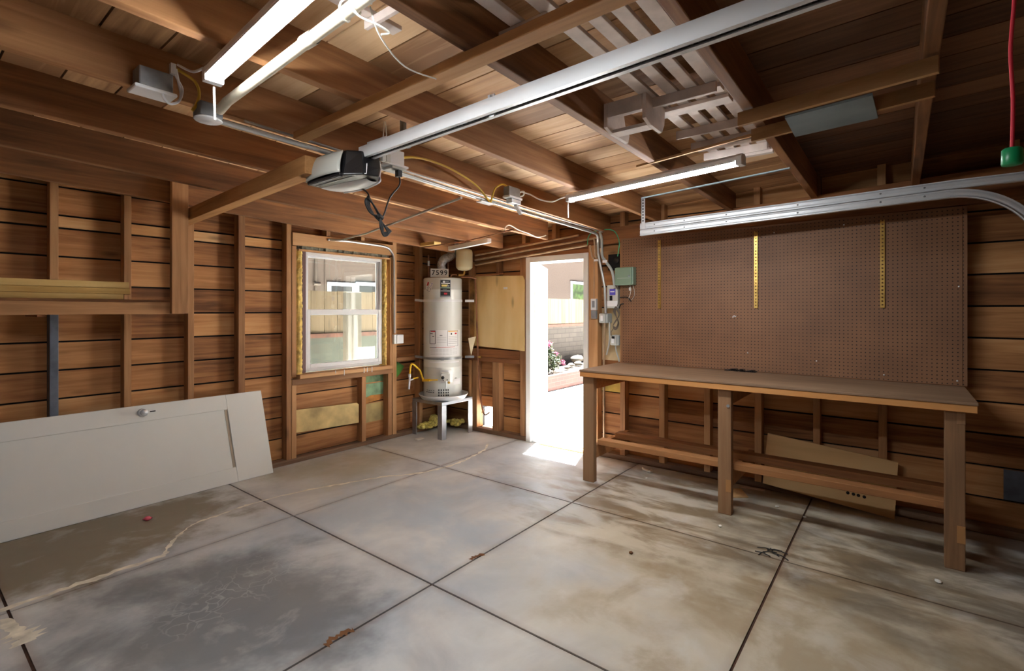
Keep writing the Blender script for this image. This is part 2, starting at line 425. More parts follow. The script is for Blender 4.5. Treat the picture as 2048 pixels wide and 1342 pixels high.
def brickmat(name, c1, c2, mort, bw, bh, msz, rot_x=True):
    m, N, L, b = newmat(name)
    tc = N.new('ShaderNodeTexCoord'); sep = N.new('ShaderNodeSeparateXYZ'); L.new(tc.outputs['Object'], sep.inputs[0])
    cb = N.new('ShaderNodeCombineXYZ'); L.new(sep.outputs['X'], cb.inputs[0]); L.new(sep.outputs['Z'], cb.inputs[1])
    bt = N.new('ShaderNodeTexBrick'); L.new(cb.outputs[0], bt.inputs['Vector'])
    bt.inputs['Scale'].default_value = 1; bt.inputs['Brick Width'].default_value = bw; bt.inputs['Row Height'].default_value = bh; bt.inputs['Mortar Size'].default_value = msz
    bt.inputs['Color1'].default_value = lin(c1); bt.inputs['Color2'].default_value = lin(c2); bt.inputs['Mortar'].default_value = lin(mort)
    nz = N.new('ShaderNodeTexNoise'); nz.inputs['Scale'].default_value = 4; nz.inputs['Detail'].default_value = 6; L.new(tc.outputs['Object'], nz.inputs['Vector'])
    mr = N.new('ShaderNodeMapRange'); mr.inputs[3].default_value = 0.7; mr.inputs[4].default_value = 1.25; L.new(nz.outputs['Fac'], mr.inputs[0])
    cc = N.new('ShaderNodeCombineXYZ')
    for i in range(3): L.new(mr.outputs[0], cc.inputs[i])
    L.new(mix_rgb(N, L, 1.0, bt.outputs['Color'], cc.outputs[0], 'MULTIPLY'), b.inputs['Base Color'])
    b.inputs['Roughness'].default_value = 0.85
    bp = N.new('ShaderNodeBump'); bp.invert = True; bp.inputs['Strength'].default_value = 0.6; bp.inputs['Distance'].default_value = 0.01
    L.new(bt.outputs['Fac'], bp.inputs['Height']); L.new(bp.outputs[0], b.inputs['Normal'])
    return m
M_brick = brickmat('red planter brick', (58, 24, 15), (66, 30, 19), (47, 38, 31), 0.21, 0.076, 0.008)
M_block = brickmat('slump block wall', (64, 57, 50), (56, 50, 43), (44, 39, 33), 0.33, 0.105, 0.008)
M_greenblock = plain('pale green plaster wall', (64, 66, 57), 0.9, noise=0.15, nscale=3)
M_stucco = plain('beige pink stucco', (74, 62, 54), 0.9, noise=0.06, nscale=30)
M_fence = wood('weathered fence boards', [(84, 70, 51), (104, 89, 68), (116, 102, 81)], 'z', vary=0.25, knots=0.3)
M_fencecap = plain('red brown rail', (84, 52, 38), 0.8, noise=0.2)
M_patio = plain('pale patio concrete', (236, 234, 228), 0.85, noise=0.06, nscale=3)
M_soil = plain('dry planter soil', (70, 60, 49), 0.95, noise=0.35, nscale=14)
M_leaf = plain('leaf green', (31, 45, 11), 0.6, noise=0.35, nscale=9)
M_leafdry = plain('dry leaf', (52, 45, 25), 0.7, noise=0.3, nscale=9)
M_flower = plain('pink petals', (96, 26, 56), 0.6, noise=0.2, nscale=20)
M_darkglass = plain('dark house glass', (44, 44, 46), 0.1)
M_hedgeglass = plain('painted hedge reflection', (52, 66, 34), 0.3, noise=0.7, nscale=7)  # green noise paints a hedge reflection into the pane colour
M_postwood = plain('pale post', (90, 83, 71), 0.8, noise=0.08, nscale=6)

# ================================================================ SETTING
XB, YA = 4.46, 4.56          # inner faces of the stud walls
SXB, SYA = 4.55, 4.65        # inner faces of the siding
ZT = 2.75

# floor: slabs between joints
xs = [-1.5, 0.39, 1.82, 3.25, 4.62]
ys = [-1.0, 0.54, 1.965, 3.395, 4.72]
fb = MB()
for i in range(4):
    for j in range(4):
        gx, gy = 0.006, 0.006 if j != 2 else 0.003
        gy1 = 0.003 if j == 2 else 0.006
        fb.box(xs[i] + (gx if i else 0), xs[i + 1] - (gx if i < 3 else 0), ys[j] + (gy1 if j == 3 else 0.006) * (j > 0), ys[j + 1] - gy * (j < 3), -0.1, 0.0)
fb.box(-1.5, 4.62, -1.0, 4.72, -0.14, -0.007, 1)
floor = struct(fb.build('floor', [M_floor, M_joint]))
# pale filler over the old crack
def ribbon(pts, w, z, jit=0.35):
    mb = MB(); P = smooth_path([(x, y, z) for x, y in pts], 7); n = len(P); vs = []
    for i, p in enumerate(P):
        t = (P[min(i + 1, n - 1)] - P[max(i - 1, 0)]).normalized(); s = Vector((-t.y, t.x, 0))
        ww = w * (1 + random.uniform(-jit, jit)); d = random.uniform(-1, 1) * w * 0.3
        vs += [p + s * (ww / 2 + d), p - s * (ww / 2 - d)]
    top = [tuple(v) for v in vs]
    bot = [(v[0], v[1], z - 0.004) for v in vs]
    fs = [(2 * i, 2 * i + 1, 2 * i + 3, 2 * i + 2) for i in range(n - 1)]
    mb.add(top, fs)
    return mb
ribbon([(0.36, 3.455), (0.62, 3.45), (0.85, 3.46), (1.056, 3.457)], 0.042, 0.0012).build('crack_filler', M_patch, floor)
ribbon([(1.056, 3.457), (1.1, 3.55), (1.2, 3.68), (1.319, 3.793), (1.5, 3.83), (1.689, 3.853)], 0.02, 0.0011, 0.7).build('crack_filler', M_patch, floor)
ribbon([(1.689, 3.853), (1.876, 3.85), (2.2, 3.78), (2.469, 3.677), (2.75, 3.56), (2.95, 3.42), (3.25, 3.333), (3.5, 3.34), (3.814, 3.401), (3.98, 3.46), (4.11, 3.56)], 0.026, 0.0012, 0.6).build('crack_filler', M_patch, floor)
ribbon([(0.3, 3.42), (0.36, 3.3), (0.385, 3.15)], 0.05, 0.001, 0.5).build('crack_filler', M_patch, floor)
ribbon([(0.385, 3.16), (0.4, 3.1), (0.4, 3.02)], 0.09, 0.0012, 0.3).build('crack_filler', M_patch, floor)

ribbon([(1.20, 1.972), (1.27, 1.985), (1.34, 1.97)], 0.034, 0.001, 0.5).build('joint_chip', M_rust, floor)
ribbon([(2.14, 1.975), (2.19, 1.985), (2.24, 1.968)], 0.03, 0.001, 0.5).build('joint_chip', M_rust, floor)
# planked walls -----------------------------------------------------------
def planks(mb, axis, plane, thick, z0, step, nrow, a0, a1, holes, seams, gap=0.013, skip=()):
    for k in range(nrow):
        if k in skip: continue
        zl, zh = z0 + k * step + gap / 2, z0 + (k + 1) * step - gap / 2
        cuts = sorted(set([a0, a1] + [s + random.uniform(-0.004, 0.004) for s in seams if random.random() < 0.6]))
        for p, q in zip(cuts[:-1], cuts[1:]):
            segs = [(p, q, zl, zh)]
            for (h0, h1, hz0, hz1) in holes:
                out = []
                for (u0, u1, w0, w1) in segs:
                    if u1 <= h0 or u0 >= h1 or w1 <= hz0 or w0 >= hz1:
                        out.append((u0, u1, w0, w1)); continue
                    if u0 < h0: out.append((u0, h0, w0, w1))
                    if u1 > h1: out.append((h1, u1, w0, w1))
                    m0, m1 = max(u0, h0), min(u1, h1)
                    if w0 < hz0: out.append((m0, m1, w0, hz0))
                    if w1 > hz1: out.append((m0, m1, hz1, w1))
                segs = out
            for (u0, u1, w0, w1) in segs:
                if w1 - w0 < 0.004 or u1 - u0 < 0.004: continue
                j = random.uniform(0, 0.003)
                if axis == 'x': mb.box(u0, u1, plane + j, plane + thick, w0, w1)
                else: mb.box(plane + j, plane + thick, u0, u1, w0, w1)
def sheet_with_holes(mb, axis, p0, p1, a0, a1, z0, z1, holes, mi):
    A = sorted(set([a0, a1] + [h for hh in holes for h in hh[:2]])); Zs = sorted(set([z0, z1] + [h for hh in holes for h in hh[2:]]))
    for u0, u1 in zip(A[:-1], A[1:]):
        for w0, w1 in zip(Zs[:-1], Zs[1:]):
            cu, cw = (u0 + u1) / 2, (w0 + w1) / 2
            if any(h0 < cu < h1 and z_0 < cw < z_1 for h0, h1, z_0, z_1 in holes): continue
            if axis == 'x': mb.box(u0, u1, p0, p1, w0, w1, mi)
            else: mb.box(p0, p1, u0, u1, w0, w1, mi)

WIN = (2.50, 3.545, 0.83, 2.06)
wa = MB()
planks(wa, 'x', SYA, 0.02, 0.04, 0.2, 10, -1.5, 4.66, [WIN], [0.74, 1.575, 2.40, 3.235, 4.0])
for (u0, u1) in ((-1.5, 0.74), (0.74, 1.155), (1.155, 1.575), (1.575, 1.97), (1.97, 2.40), (3.65, 4.66)):
    wa.box(u0, u1, SYA - 0.004, SYA + 0.02, 2.047, 2.122, 2)
planks(wa, 'x', SYA, 0.02, 2.13, 0.2, 3, -1.5, 4.66, [WIN], [0.74, 1.575, 2.40, 3.235, 4.0])
sheet_with_holes(wa, 'x', SYA + 0.022, SYA + 0.06, -1.5, 4.66, -0.1, ZT, [WIN], 1)
wall_back = struct(wa.build('wall_back', [M_sideX, M_dark, M_infill]))

DOOR = (2.52, 3.25, 0.0, 2.03)
HOLE = (3.785, 4.03, 0.055, 0.30)
wb = MB()
planks(wb, 'y', SXB, 0.02, 0.002, 0.2125, 13, -1.0, 4.66, [DOOR, HOLE], [0.1, 0.92, 1.73, 2.12, 2.45, 3.33])
sheet_with_holes(wb, 'y', SXB + 0.022, SXB + 0.06, -1.0, 4.72, -0.1, ZT, [DOOR, HOLE], 1)
wall_right = struct(wb.build('wall_right', [M_sideY, M_dark]))
wl = MB(); planks(wl, 'y', -1.52, 0.02, 0.0, 0.21, 13, -1.0, 4.66, [], [0.5, 2.0, 3.5]); wl.box(-1.6, -1.522, -1.0, 4.72, -0.1, ZT, 1)
wall_left = struct(wl.build('wall_left', [M_deckdark, M_dark]))
wf = MB(); planks(wf, 'x', -1.02, 0.02, 0.0, 0.21, 13, -1.5, 4.6, [], [0.5, 2.0, 3.5]); wf.box(-1.6, 4.66, -1.1, -1.022, -0.1, ZT, 1)
wall_front = struct(wf.build('wall_front', [M_deckdark, M_dark]))

def sbox(name, mat, parent, x0, x1, y0, y1, z0, z1, bevel=0.003):
    return MB().box(x0, x1, y0, y1, z0, z1).build(name, mat, parent, bevel)
# studs, wall_back
for x0, x1, z1 in ((-1.2, -1.15, 2.4), (-0.5, -0.455, 2.4), (-0.09, -0.045, 2.4), (0.31, 0.355, 2.4), (1.131, 1.177, 2.4), (1.553, 1.598, 2.4), (1.944, 2.0, 2.38), (2.376, 2.424, 2.38), (2.428, 2.474, 0.80), (3.62, 3.676, 2.36), (4.02, 4.07, 2.34), (4.37, 4.46, 2.34)):
    sbox('stud', M_stud, wall_back, x0, x1, YA, SYA, 0.045, z1)
st = MB().box(0.72, 0.766, YA, SYA, 1.44, 2.4, 0).box(0.72, 0.766, YA, SYA, 0.045, 1.44, 1)
st.build('stud', [M_stud, M_greypaint], wall_back, 0.003)
for x0, x1, z0, z1 in ((3.209, 3.262, 0.045, 0.745), (3.555, 3.61, 0.045, 0.75), (2.43, 2.474, 0.82, 2.08), (3.582, 3.618, 0.80, 2.07), (2.79, 2.835, 2.21, 2.36), (3.2, 3.245, 2.21, 2.36)):
    sbox('cripple_stud', M_stud, wall_back, x0, x1, YA, SYA, z0, z1)
sbox('bottom_plate', M_plate, wall_back, -1.5, 4.46, YA - 0.005, SYA, 0.0, 0.045, 0.006)
sbox('header', M_studX, wall_back, 2.43, 3.618, YA - 0.012, SYA, 2.085, 2.205)
sbox('window_sill_plate', M_studX, wall_back, 2.43, 3.618, YA - 0.004, SYA, 0.745, 0.80)
sbox('fire_block', M_studX, wall_back, 3.678, 4.02, YA, SYA, 0.868, 0.916)
sbox('fire_block', M_studX, wall_back, 4.07, 4.37, YA, SYA, 0.868, 0.916)
sbox('top_plate', M_studX, wall_back, -1.5, 4.46, YA, SYA, 2.36, 2.42)
# coloured boards showing between studs
b = MB().prism([(2.478, YA + 0.075, 0.268), (3.19, YA + 0.03, 0.252), (3.19, YA + 0.03, 0.45), (3.165, YA + 0.03, 0.47), (2.478, YA + 0.075, 0.492)], (0, 0.005, 0))
b.build('paper_strip', M_yellowpaper, wall_back)
MB().box(3.265, 3.552, SYA - 0.006, SYA + 0.001, 0.66, 0.745).build('painted_board', M_greenpaint, wall_back)
MB().box(3.265, 3.552, SYA - 0.006, SYA + 0.001, 0.50, 0.645).build('painted_board', plain('faded green paint', (128, 164, 128), 0.7, noise=0.35, nscale=6), wall_back)
MB().prism([(3.265, SYA - 0.009, 0.43), (3.50, SYA - 0.009, 0.45), (3.552, SYA - 0.009, 0.51), (3.38, SYA - 0.009, 0.515), (3.265, SYA - 0.009, 0.48)], (0, 0.006, 0)).build('stained_board', M_orange, wall_back)
MB().box(3.265, 3.552, SYA - 0.006, SYA + 0.001, 0.22, 0.425).build('painted_board', plain('tan green board', (168, 150, 100), 0.8, noise=0.2, nscale=6), wall_back)
MB().prism([(3.68, SYA - 0.004, 0.62), (3.80, SYA - 0.004, 0.72), (3.86, SYA - 0.004, 0.80), (3.75, SYA - 0.004, 0.86), (3.68, SYA - 0.004, 0.85)], (0, 0.003, 0)).build('painted_board', plain('bright green paint', (84, 140, 56), 0.7, noise=0.35, nscale=7), wall_back)

# studs, wall_right
for y0, y1, z0, z1 in ((0.073, 0.123, 0.05, 2.14), (0.484, 0.53, 0.05, 2.14), (0.894, 0.946, 0.05, 2.14), (1.302, 1.353, 0.05, 2.14), (1.707, 1.759, 0.05, 2.12), (2.099, 2.151, 0.05, 2.12), (2.395, 2.499, 0.05, 2.12), (3.283, 3.374, 0.05, 2.08), (3.681, 3.783, 0.05, 0.90), (4.03, 4.10, 0.05, 0.90), (4.12, 4.165, 0.05, 2.08)):
    sbox('stud', M_stud, wall_right, XB, SXB, y0, y1, z0, z1)
for y0 in (3.69, 2.9):
    sbox('stud', M_stud, wall_right, XB + 0.01, SXB, y0, y0 + 0.045, 1.87 if y0 > 3 else 2.05, 2.09)
for y0 in (3.69, 3.3, 2.9, 2.4, 2.105, 1.71, 0.905, 0.48, 0.08, -0.6):
    sbox('cripple_stud', M_stud, wall_right, XB + 0.005, SXB, y0, y0 + 0.05, 2.36 - 0.042 * y0 - 0.06, 2.50 - 0.04 * y0 + 0.06)
for y0, y1, nm in ((3.283, 4.56, 'bottom_plate'), (-1.0, 2.499, 'bottom_plate')):
    sbox(nm, M_plateY, wall_right, XB - 0.004, SXB, y0, y1, 0.0, 0.05, 0.006)
def ybeam(name, mat, x0, x1, ya, yb, zb, zt):
    q = lambda y: [(x0, y, zb(y)), (x1, y, zb(y)), (x1, y, zt(y)), (x0, y, zt(y))]
    return MB().hexa(q(yb), q(ya)).build(name, mat, wall_right, 0.003)
ybeam('ribbon_beam', M_studY, XB - 0.002, SXB - 0.03, -1.0, 2.36, lambda y: 2.160 - 0.018 * y, lambda y: 2.37 - 0.042 * y)
ybeam('ribbon_beam', M_studY, XB + 0.004, SXB - 0.03, 2.36, 4.56, lambda y: 2.140 - 0.020 * y, lambda y: 2.34 - 0.038 * y)
sbox('header', M_studY, wall_right, XB, SXB, 2.499, 3.283, 2.05, 2.09)
sbox('fire_block', M_studY, wall_right, XB, SXB, 3.378, 4.12, 0.905, 1.0)
sbox('fire_block', M_studY, wall_right, XB - 0.01, SXB, 3.378, 4.16, 0.855, 0.904)
pl = MB().prism([(XB - 0.012, 4.06, 1.035), (XB - 0.012, 3.305, 1.006), (XB - 0.012, 3.305, 1.80), (XB - 0.012, 3.33, 1.85), (XB - 0.012, 4.05, 1.878)], (0.012, 0, 0))
pl.build('plywood_panel', M_ply, wall_right)
MB().box(XB - 0.001, XB + 0.004, 4.06, 4.14, 1.02, 1.83).build('paper_strip', plain('torn kraft paper', (150, 110, 58), 0.9, noise=0.35, nscale=8), wall_right)
for y0, y1, z0, z1 in ((2.156, 2.392, 0.80, 0.848), (2.156, 2.392, 0.645, 0.795)):
    MB().box(SXB - 0.004, SXB + 0.001, y0, y1, z0, z1).build('painted_board', plain('yellowed paint', (196, 172, 88), 0.8, noise=0.25, nscale=6), wall_right)
MB().box(SXB - 0.004, SXB + 0.001, -0.95, -0.535, 0.222, 0.42).build('painted_board', M_greypaint, wall_right)
MB().box(SXB - 0.004, SXB + 0.001, 2.156, 2.392, 0.96, 1.485).build('painted_board', plain('cream board', (196, 176, 138), 0.8, noise=0.12, nscale=5), wall_right)

# roof deck and rafters = ceiling
def deck_z(x, y): 
    l = 2.535 - 0.0142 * y; r = 2.52 - 0.047 * y
    return l + (r - l) * x / 4.46
dk = MB(); x = -1.595
while x < 4.66:
    a, e = x + 0.004, min(x + 0.186, 4.66)
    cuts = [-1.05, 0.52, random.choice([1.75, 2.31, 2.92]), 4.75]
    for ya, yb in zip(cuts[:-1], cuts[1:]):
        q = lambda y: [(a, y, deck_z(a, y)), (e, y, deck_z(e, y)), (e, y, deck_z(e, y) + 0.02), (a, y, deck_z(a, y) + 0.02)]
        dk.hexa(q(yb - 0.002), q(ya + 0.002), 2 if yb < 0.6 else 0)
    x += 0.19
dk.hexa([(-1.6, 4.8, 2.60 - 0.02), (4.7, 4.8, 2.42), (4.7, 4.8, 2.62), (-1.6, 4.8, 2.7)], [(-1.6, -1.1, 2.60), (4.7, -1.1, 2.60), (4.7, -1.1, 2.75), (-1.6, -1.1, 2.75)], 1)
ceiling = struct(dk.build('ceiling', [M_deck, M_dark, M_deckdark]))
RA = [(4.146, 2.286, 2.135), (3.538, 2.301, 2.160), (2.906, 2.315, 2.201), (2.298, 2.326, 2.246), (1.739, 2.340, 2.279), (1.112, 2.341, 2.307), (0.497, 2.341, 2.328), (-0.108, 2.345, 2.332), (-0.72, 2.345, 2.336)]
def raft_z(i, x): 
    y, l, r = RA[i]; return l + (r - l) * x / 4.46
for i, (y, l, r) in enumerate(RA):
    xe = (4.20, 4.36, 4.33)[i] if i < 3 else 4.55
    q = lambda X: [(X, y, raft_z(i, X)), (X, y + 0.046, raft_z(i, X)), (X, y + 0.046, deck_z(X, y) + 0.01), (X, y, deck_z(X, y) + 0.01)]
    MB().hexa(q(-1.5), q(xe)).build('rafter', M_raft, ceiling, 0.004)
# tie lumber below the rafters, running towards wall_back
def zbar(name, mat, p0, p1, w, h, parent):
    return MB().bar(p0, p1, w, h).build(name, mat, parent, 0.003)
zbar('tie_beam', M_batten, (1.47, 4.54, 2.165), (1.33, 2.30, 2.18), 0.075, 0.09, ceiling)
zbar('batten', M_batten, (1.235, 2.25, 2.284), (1.19, -0.75, 2.310), 0.062, 0.036, ceiling)

# ---------------------------------------------------------------- window_1
win = struct(bpy.data.objects.new('window_1', None), 'white vinyl single-hung window with raw foam edges in the plank wall', 'window')
C.objects.link(win); win.location = (3.04, 4.62, 0.86)
def frame(mb, x0, x1, z0, z1, y0, y1, w, wt=None, wb_=None):
    wt = wt or w; wb_ = wb_ or w
    mb.box(x0, x0 + w, y0, y1, z0, z1); mb.box(x1 - w, x1, y0, y1, z0, z1)
    mb.box(x0 + w, x1 - w, y0, y1, z1 - wt, z1); mb.box(x0 + w, x1 - w, y0, y1, z0, z0 + wb_)
    return mb
frame(MB(), 2.585, 3.503, 0.858, 2.037, 4.60, 4.665, 0.024, 0.03, 0.03).build('window_frame', M_vinyl, win, 0.003)
frame(MB(), 2.609, 3.479, 1.435, 2.007, 4.632, 4.657, 0.026, 0.02, 0.035).build('upper_sash', M_vinyl, win, 0.003)
frame(MB(), 2.605, 3.483, 0.888, 1.472, 4.598, 4.624, 0.034, 0.058, 0.04).build('lower_sash', M_vinyl, win, 0.004)
MB().box(2.635, 3.453, 4.643, 4.646, 1.47, 1.987).build('glass_pane', M_glass, win)
MB().box(2.639, 3.449, 4.610, 4.613, 0.928, 1.414).build('glass_pane', M_glass, win)
MB().box(2.99, 3.09, 4.588, 4.60, 1.462, 1.476).build('sash_lock', M_vinyl, win, 0.002)
def foam(x0, x1, z0, z1, y0, y1, name='foam_strip', mat=M_foam):
    mb = MB(); n, k = 70, 7; vs = []
    for i in range(n + 1):
        z = z0 + (z1 - z0) * i / n; e0 = random.uniform(-.014, .004); e1 = random.uniform(-.004, .003)
        for j in range(k + 1):
            t = j / k; x = x0 + e0 * (1 - t) + (x1 - x0 + e1 * t) * t
            vs.append((x, (y0 - 0.012 * math.sin(math.pi * t) + random.uniform(-.008, .008)) if 0 < j < k else y1, z + random.uniform(-.004, .004) * (0 < i < n)))
    mb.add(vs, [(i * (k + 1) + j, i * (k + 1) + j + 1, (i + 1) * (k + 1) + j + 1, (i + 1) * (k + 1) + j) for i in range(n) for j in range(k)], 0, True)
    return mb.build(name, mat, win)
foam(2.485, 2.548, 0.84, 2.05, 4.575, 4.64)
foam(3.508, 3.548, 0.84, 2.055, 4.575, 4.64)
MB().box(2.548, 2.583, 4.585, 4.655, 0.85, 2.045).build('flashing', M_purplefilm, win)
mb = MB()
for k in range(30):
    a = 2.49 + 1.08 * k / 30
    mb.box(a, a + 0.04, 4.565 + random.uniform(-.012, .01), 4.64, 2.052 + random.uniform(-.004, .004), 2.088 + random.uniform(-0.006, 0.003))
mb.build('plaster_scrap', M_mortar, win)
MB().box(2.49, 3.58, 4.548, 4.65, 2.036, 2.054).build('head_board', M_studX, win, 0.002)
MB().box(2.485, 3.585, 4.515, 4.66, 0.803, 0.842).build('sub_sill', M_studX, win, 0.004)
mb = MB()
for xx, hh in ((2.86, .02), (2.96, .05), (3.20, .05), (3.24, .045), (3.30, .05)):
    mb.box(xx, xx + 0.006, 4.511, 4.516, 0.842 - hh, 0.85)
mb.build('caulk_drip', M_white, win)

# ---------------------------------------------------------------- door_1
door = struct(bpy.data.objects.new('door_1', None), 'white framed side door standing open onto the sunlit patio', 'door')
C.objects.link(door); door.location = (4.53, 2.89, 0)
mb = MB()
mb.box(4.445, 4.62, 3.221, 3.283, 0.0, 2.05); mb.box(4.445, 4.62, 2.499, 2.552, 0.0, 2.05); mb.box(4.445, 4.62, 2.552, 3.221, 1.99, 2.05)
mb.box(4.53, 4.57, 3.209, 3.222, 0.06, 1.99); mb.box(4.53, 4.57, 2.551, 2.564, 0.06, 1.99); mb.box(4.53, 4.57, 2.552, 3.221, 1.978, 1.992)
mb.build('door_frame', M_white, door, 0.003)
MB().box(4.435, 4.47, 2.499, 3.10, 0.0, 0.035).build('sill_board', M_batten, door, 0.003)
MB().box(4.47, 4.63, 2.552, 3.221, 0.0, 0.055).build('threshold', M_galv, door, 0.006)
ang = math.radians(26.5); hx, hy = 4.628, 3.215
dv = Vector((math.cos(ang), math.sin(ang), 0)); nv = Vector((-math.sin(ang), math.cos(ang), 0))
def dquad(z, a0=0.0, a1=0.665, t0=0.0, t1=0.038):
    o = Vector((hx, hy, z)); return [o + dv * a0 + nv * t0, o + dv * a1 + nv * t0, o + dv * a1 + nv * t1, o + dv * a0 + nv * t1]
leaf = MB().hexa(dquad(0.07), dquad(1.985)).build('door_leaf', M_white, door, 0.002)
for hz in (1.66, 0.98, 0.22):
    MB().box(4.585, 4.632, 3.207, 3.2215, hz, hz + 0.09).tube([(4.632, 3.208, hz), (4.632, 3.208, hz + 0.09)], 0.008, 8).build('hinge', M_galv, door)
MB().hexa(dquad(0.10, 0.60, 0.63, -0.014, 0.0), dquad(0.42, 0.60, 0.63, -0.014, 0.0)).build('foot_bolt', M_galv, door, 0.002)

# ---------------------------------------------------------------- outside
struct(MB().box(-4, 26, -8, 13.0, -0.16, -0.03).build('patio', M_patio))
gw = struct(bpy.data.objects.new('garden_wall', None), 'block wall topped by a board fence behind the patio', 'wall'); C.objects.link(gw); gw.location = (8, 6.1, 0)
MB().box(6.2, 24, 6.0, 6.2, -0.1, 1.135).build('block_wall', M_block, gw)
MB().box(-3, 6.2, 6.0, 6.2, -0.1, 1.10).build('plaster_wall', M_greenblock, gw)
MB().box(-3, 24, 5.985, 6.08, 1.10, 1.155).build('fence_rail', M_fencecap, gw)
mb = MB(); x = -3.0
while x < 24:
    mb.box(x, x + 0.146, 6.01, 6.03, 1.15, 1.722 + random.uniform(-.006, .006)); x += 0.15 if x > 6.5 else 0.19
    if x <= 6.6: mb.v[-8:] = [((p[0] if i % 2 == 0 else p[0] + 0.038), p[1], p[2]) for i, p in enumerate(mb.v[-8:])]
mb.build('fence_boards', M_fence, gw)
hs = struct(bpy.data.objects.new('neighbour_house', None), 'beige stucco house beyond the board fence', 'house'); C.objects.link(hs); hs.location = (10, 9.1, 0)
MB().box(0, 24, 9.0, 9.3, -0.1, 4.6).build('house_wall', M_stucco, hs)
def hwin(x0, x1, z0, z1, mat, f=0.07):
    fr = frame(MB(), x0, x1, z0, z1, 8.965, 9.02, f).build('house_window', M_vinyl, hs, 0.003)
    MB().box(x0 + f, x1 - f, 8.99, 9.0, z0 + f, z1 - f).build('glass_pane', mat, fr)
hwin(5.52, 6.16, 1.15, 2.03, M_darkglass); hwin(6.17, 6.90, 1.15, 2.06, M_darkglass)
hwin(12.3, 13.1, 1.2, 2.52, M_darkglass, 0.05); hwin(14.8, 16.6, 1.2, 2.48, M_hedgeglass, 0.09)
MB().tube([(5.26, 8.97, -0.1), (5.26, 8.97, 4.4)], 0.03, 8).tube([(5.20, 8.95, 1.98), (5.34, 8.95, 1.98)], 0.035, 8).build('vent_pipe', plain('brown pipe paint', (58, 47, 38), 0.7), hs)
MB().tube([(5.47, 8.98, -0.1), (5.47, 8.98, 4.4)], 0.012, 6).build('vent_pipe', M_stucco, hs)
pp = MB().box(4.02, 4.28, 6.9, 7.0, -0.1, 1.7)
pt = tag(MB().box(3.72, 3.95, 5.62, 5.70, -0.03, 1.70).build('white_post', M_postwood, bevel=0.004), 'pale square post standing outside the window before the fence', 'post')
# planter
plt = thing('brick_planter', (8.8, 5.5, -0.03), 'long red brick planter box along the garden wall', 'planter')
MB().box(5.2, 14, 5.06, 5.17, -0.03, 0.255).box(5.2, 5.31, 5.17, 5.98, -0.03, 0.255).build('brick_wall', M_brick, plt, 0.004)
MB().box(5.31, 14, 5.17, 5.98, -0.03, 0.235).build('soil', M_soil, plt)
def leafcloud(mb, c, rx, ry, rz, n, size, mats, long=1.0):
    for _ in range(n):
        while True:
            p = Vector((random.uniform(-1, 1), random.uniform(-1, 1), random.uniform(-1, 1)))
            if 0.25 < p.length < 1: break
        o = Vector(c) + Vector((p.x * rx, p.y * ry, p.z * rz))
        d = (p + Vector((random.uniform(-.8, .8), random.uniform(-.8, .8), random.uniform(-.3, .9)))).normalized()
        s = d.cross(Vector((random.uniform(-1, 1), random.uniform(-1, 1), random.uniform(-1, 1)))).normalized()
        L_ = size * random.uniform(.6, 1.3) * long; W = size * 0.45
        up = d.cross(s) * (W * 0.25)
        mb.add([o, o + d * L_ * .5 + s * W * .5 + up, o + d * L_, o + d * L_ * .5 - s * W * .5 + up], [(0, 1, 2, 3)], random.choice(mats))
shr = thing('flowering_shrub', (8.0, 5.45, 0.235), 'leafy shrub with pink flower heads in the brick planter', 'shrub')
mb = MB()
leafcloud(mb, (8.06, 5.46, 0.46), 0.38, 0.22, 0.15, 620, 0.085, [0, 0, 1])
leafcloud(mb, (7.92, 5.44, 0.66), 0.20, 0.18, 0.16, 260, 0.10, [0, 0, 0, 1])
mb.build('foliage', [M_leaf, M_leafdry], shr)
mb = MB()
for k in range(14):
    a = random.uniform(0, 6.28); r_ = random.uniform(.05, .25)
    mb.tube([(8.0, 5.45, 0.237), (8.0 + r_ * math.cos(a) * .6, 5.45 + .1 * math.sin(a), 0.42), (8.0 + r_ * math.cos(a), 5.45 + .14 * math.sin(a), 0.62)], 0.007, 5)
mb.build('stem', M_leafdry, shr)
for c, r_ in (((7.93, 5.33, 0.81), .075), ((8.14, 5.28, 0.62), .045), ((8.40, 5.30, 0.44), .05), ((8.47, 5.32, 0.39), .04), ((7.80, 5.34, 0.79), .06)):
    mb = MB(); leafcloud(mb, c, r_, r_, r_ * .8, 90, r_ * .55, [0], 0.9)
    mb.lathe([(0.0, -r_ * .6), (r_ * .6, -.3 * r_), (r_ * .75, .1 * r_), (r_ * .4, .5 * r_), (0.0, r_ * .6)], c, 10)
    mb.build('flower_head', M_flower, shr)
def lump(mb, c, rx, ry, rz, jit=0.25, n=10):
    prof = []; vs = []; rows = 6
    for i in range(rows + 1):
        ph = math.pi * i / rows
        for k in range(n):
            a = 2 * math.pi * k / n; j = 1 + random.uniform(-jit, jit) * (0 < i < rows)
            vs.append((c[0] + rx * math.sin(ph) * math.cos(a) * j, c[1] + ry * math.sin(ph) * math.sin(a) * j, c[2] + rz * math.cos(ph) * (1 + random.uniform(-jit, jit) * .3)))
    fs = [(i * n + k, (i + 1) * n + k, (i + 1) * n + (k + 1) % n, i * n + (k + 1) % n) for i in range(rows) for k in range(n)]
    return mb.add(vs, fs, 0, True)
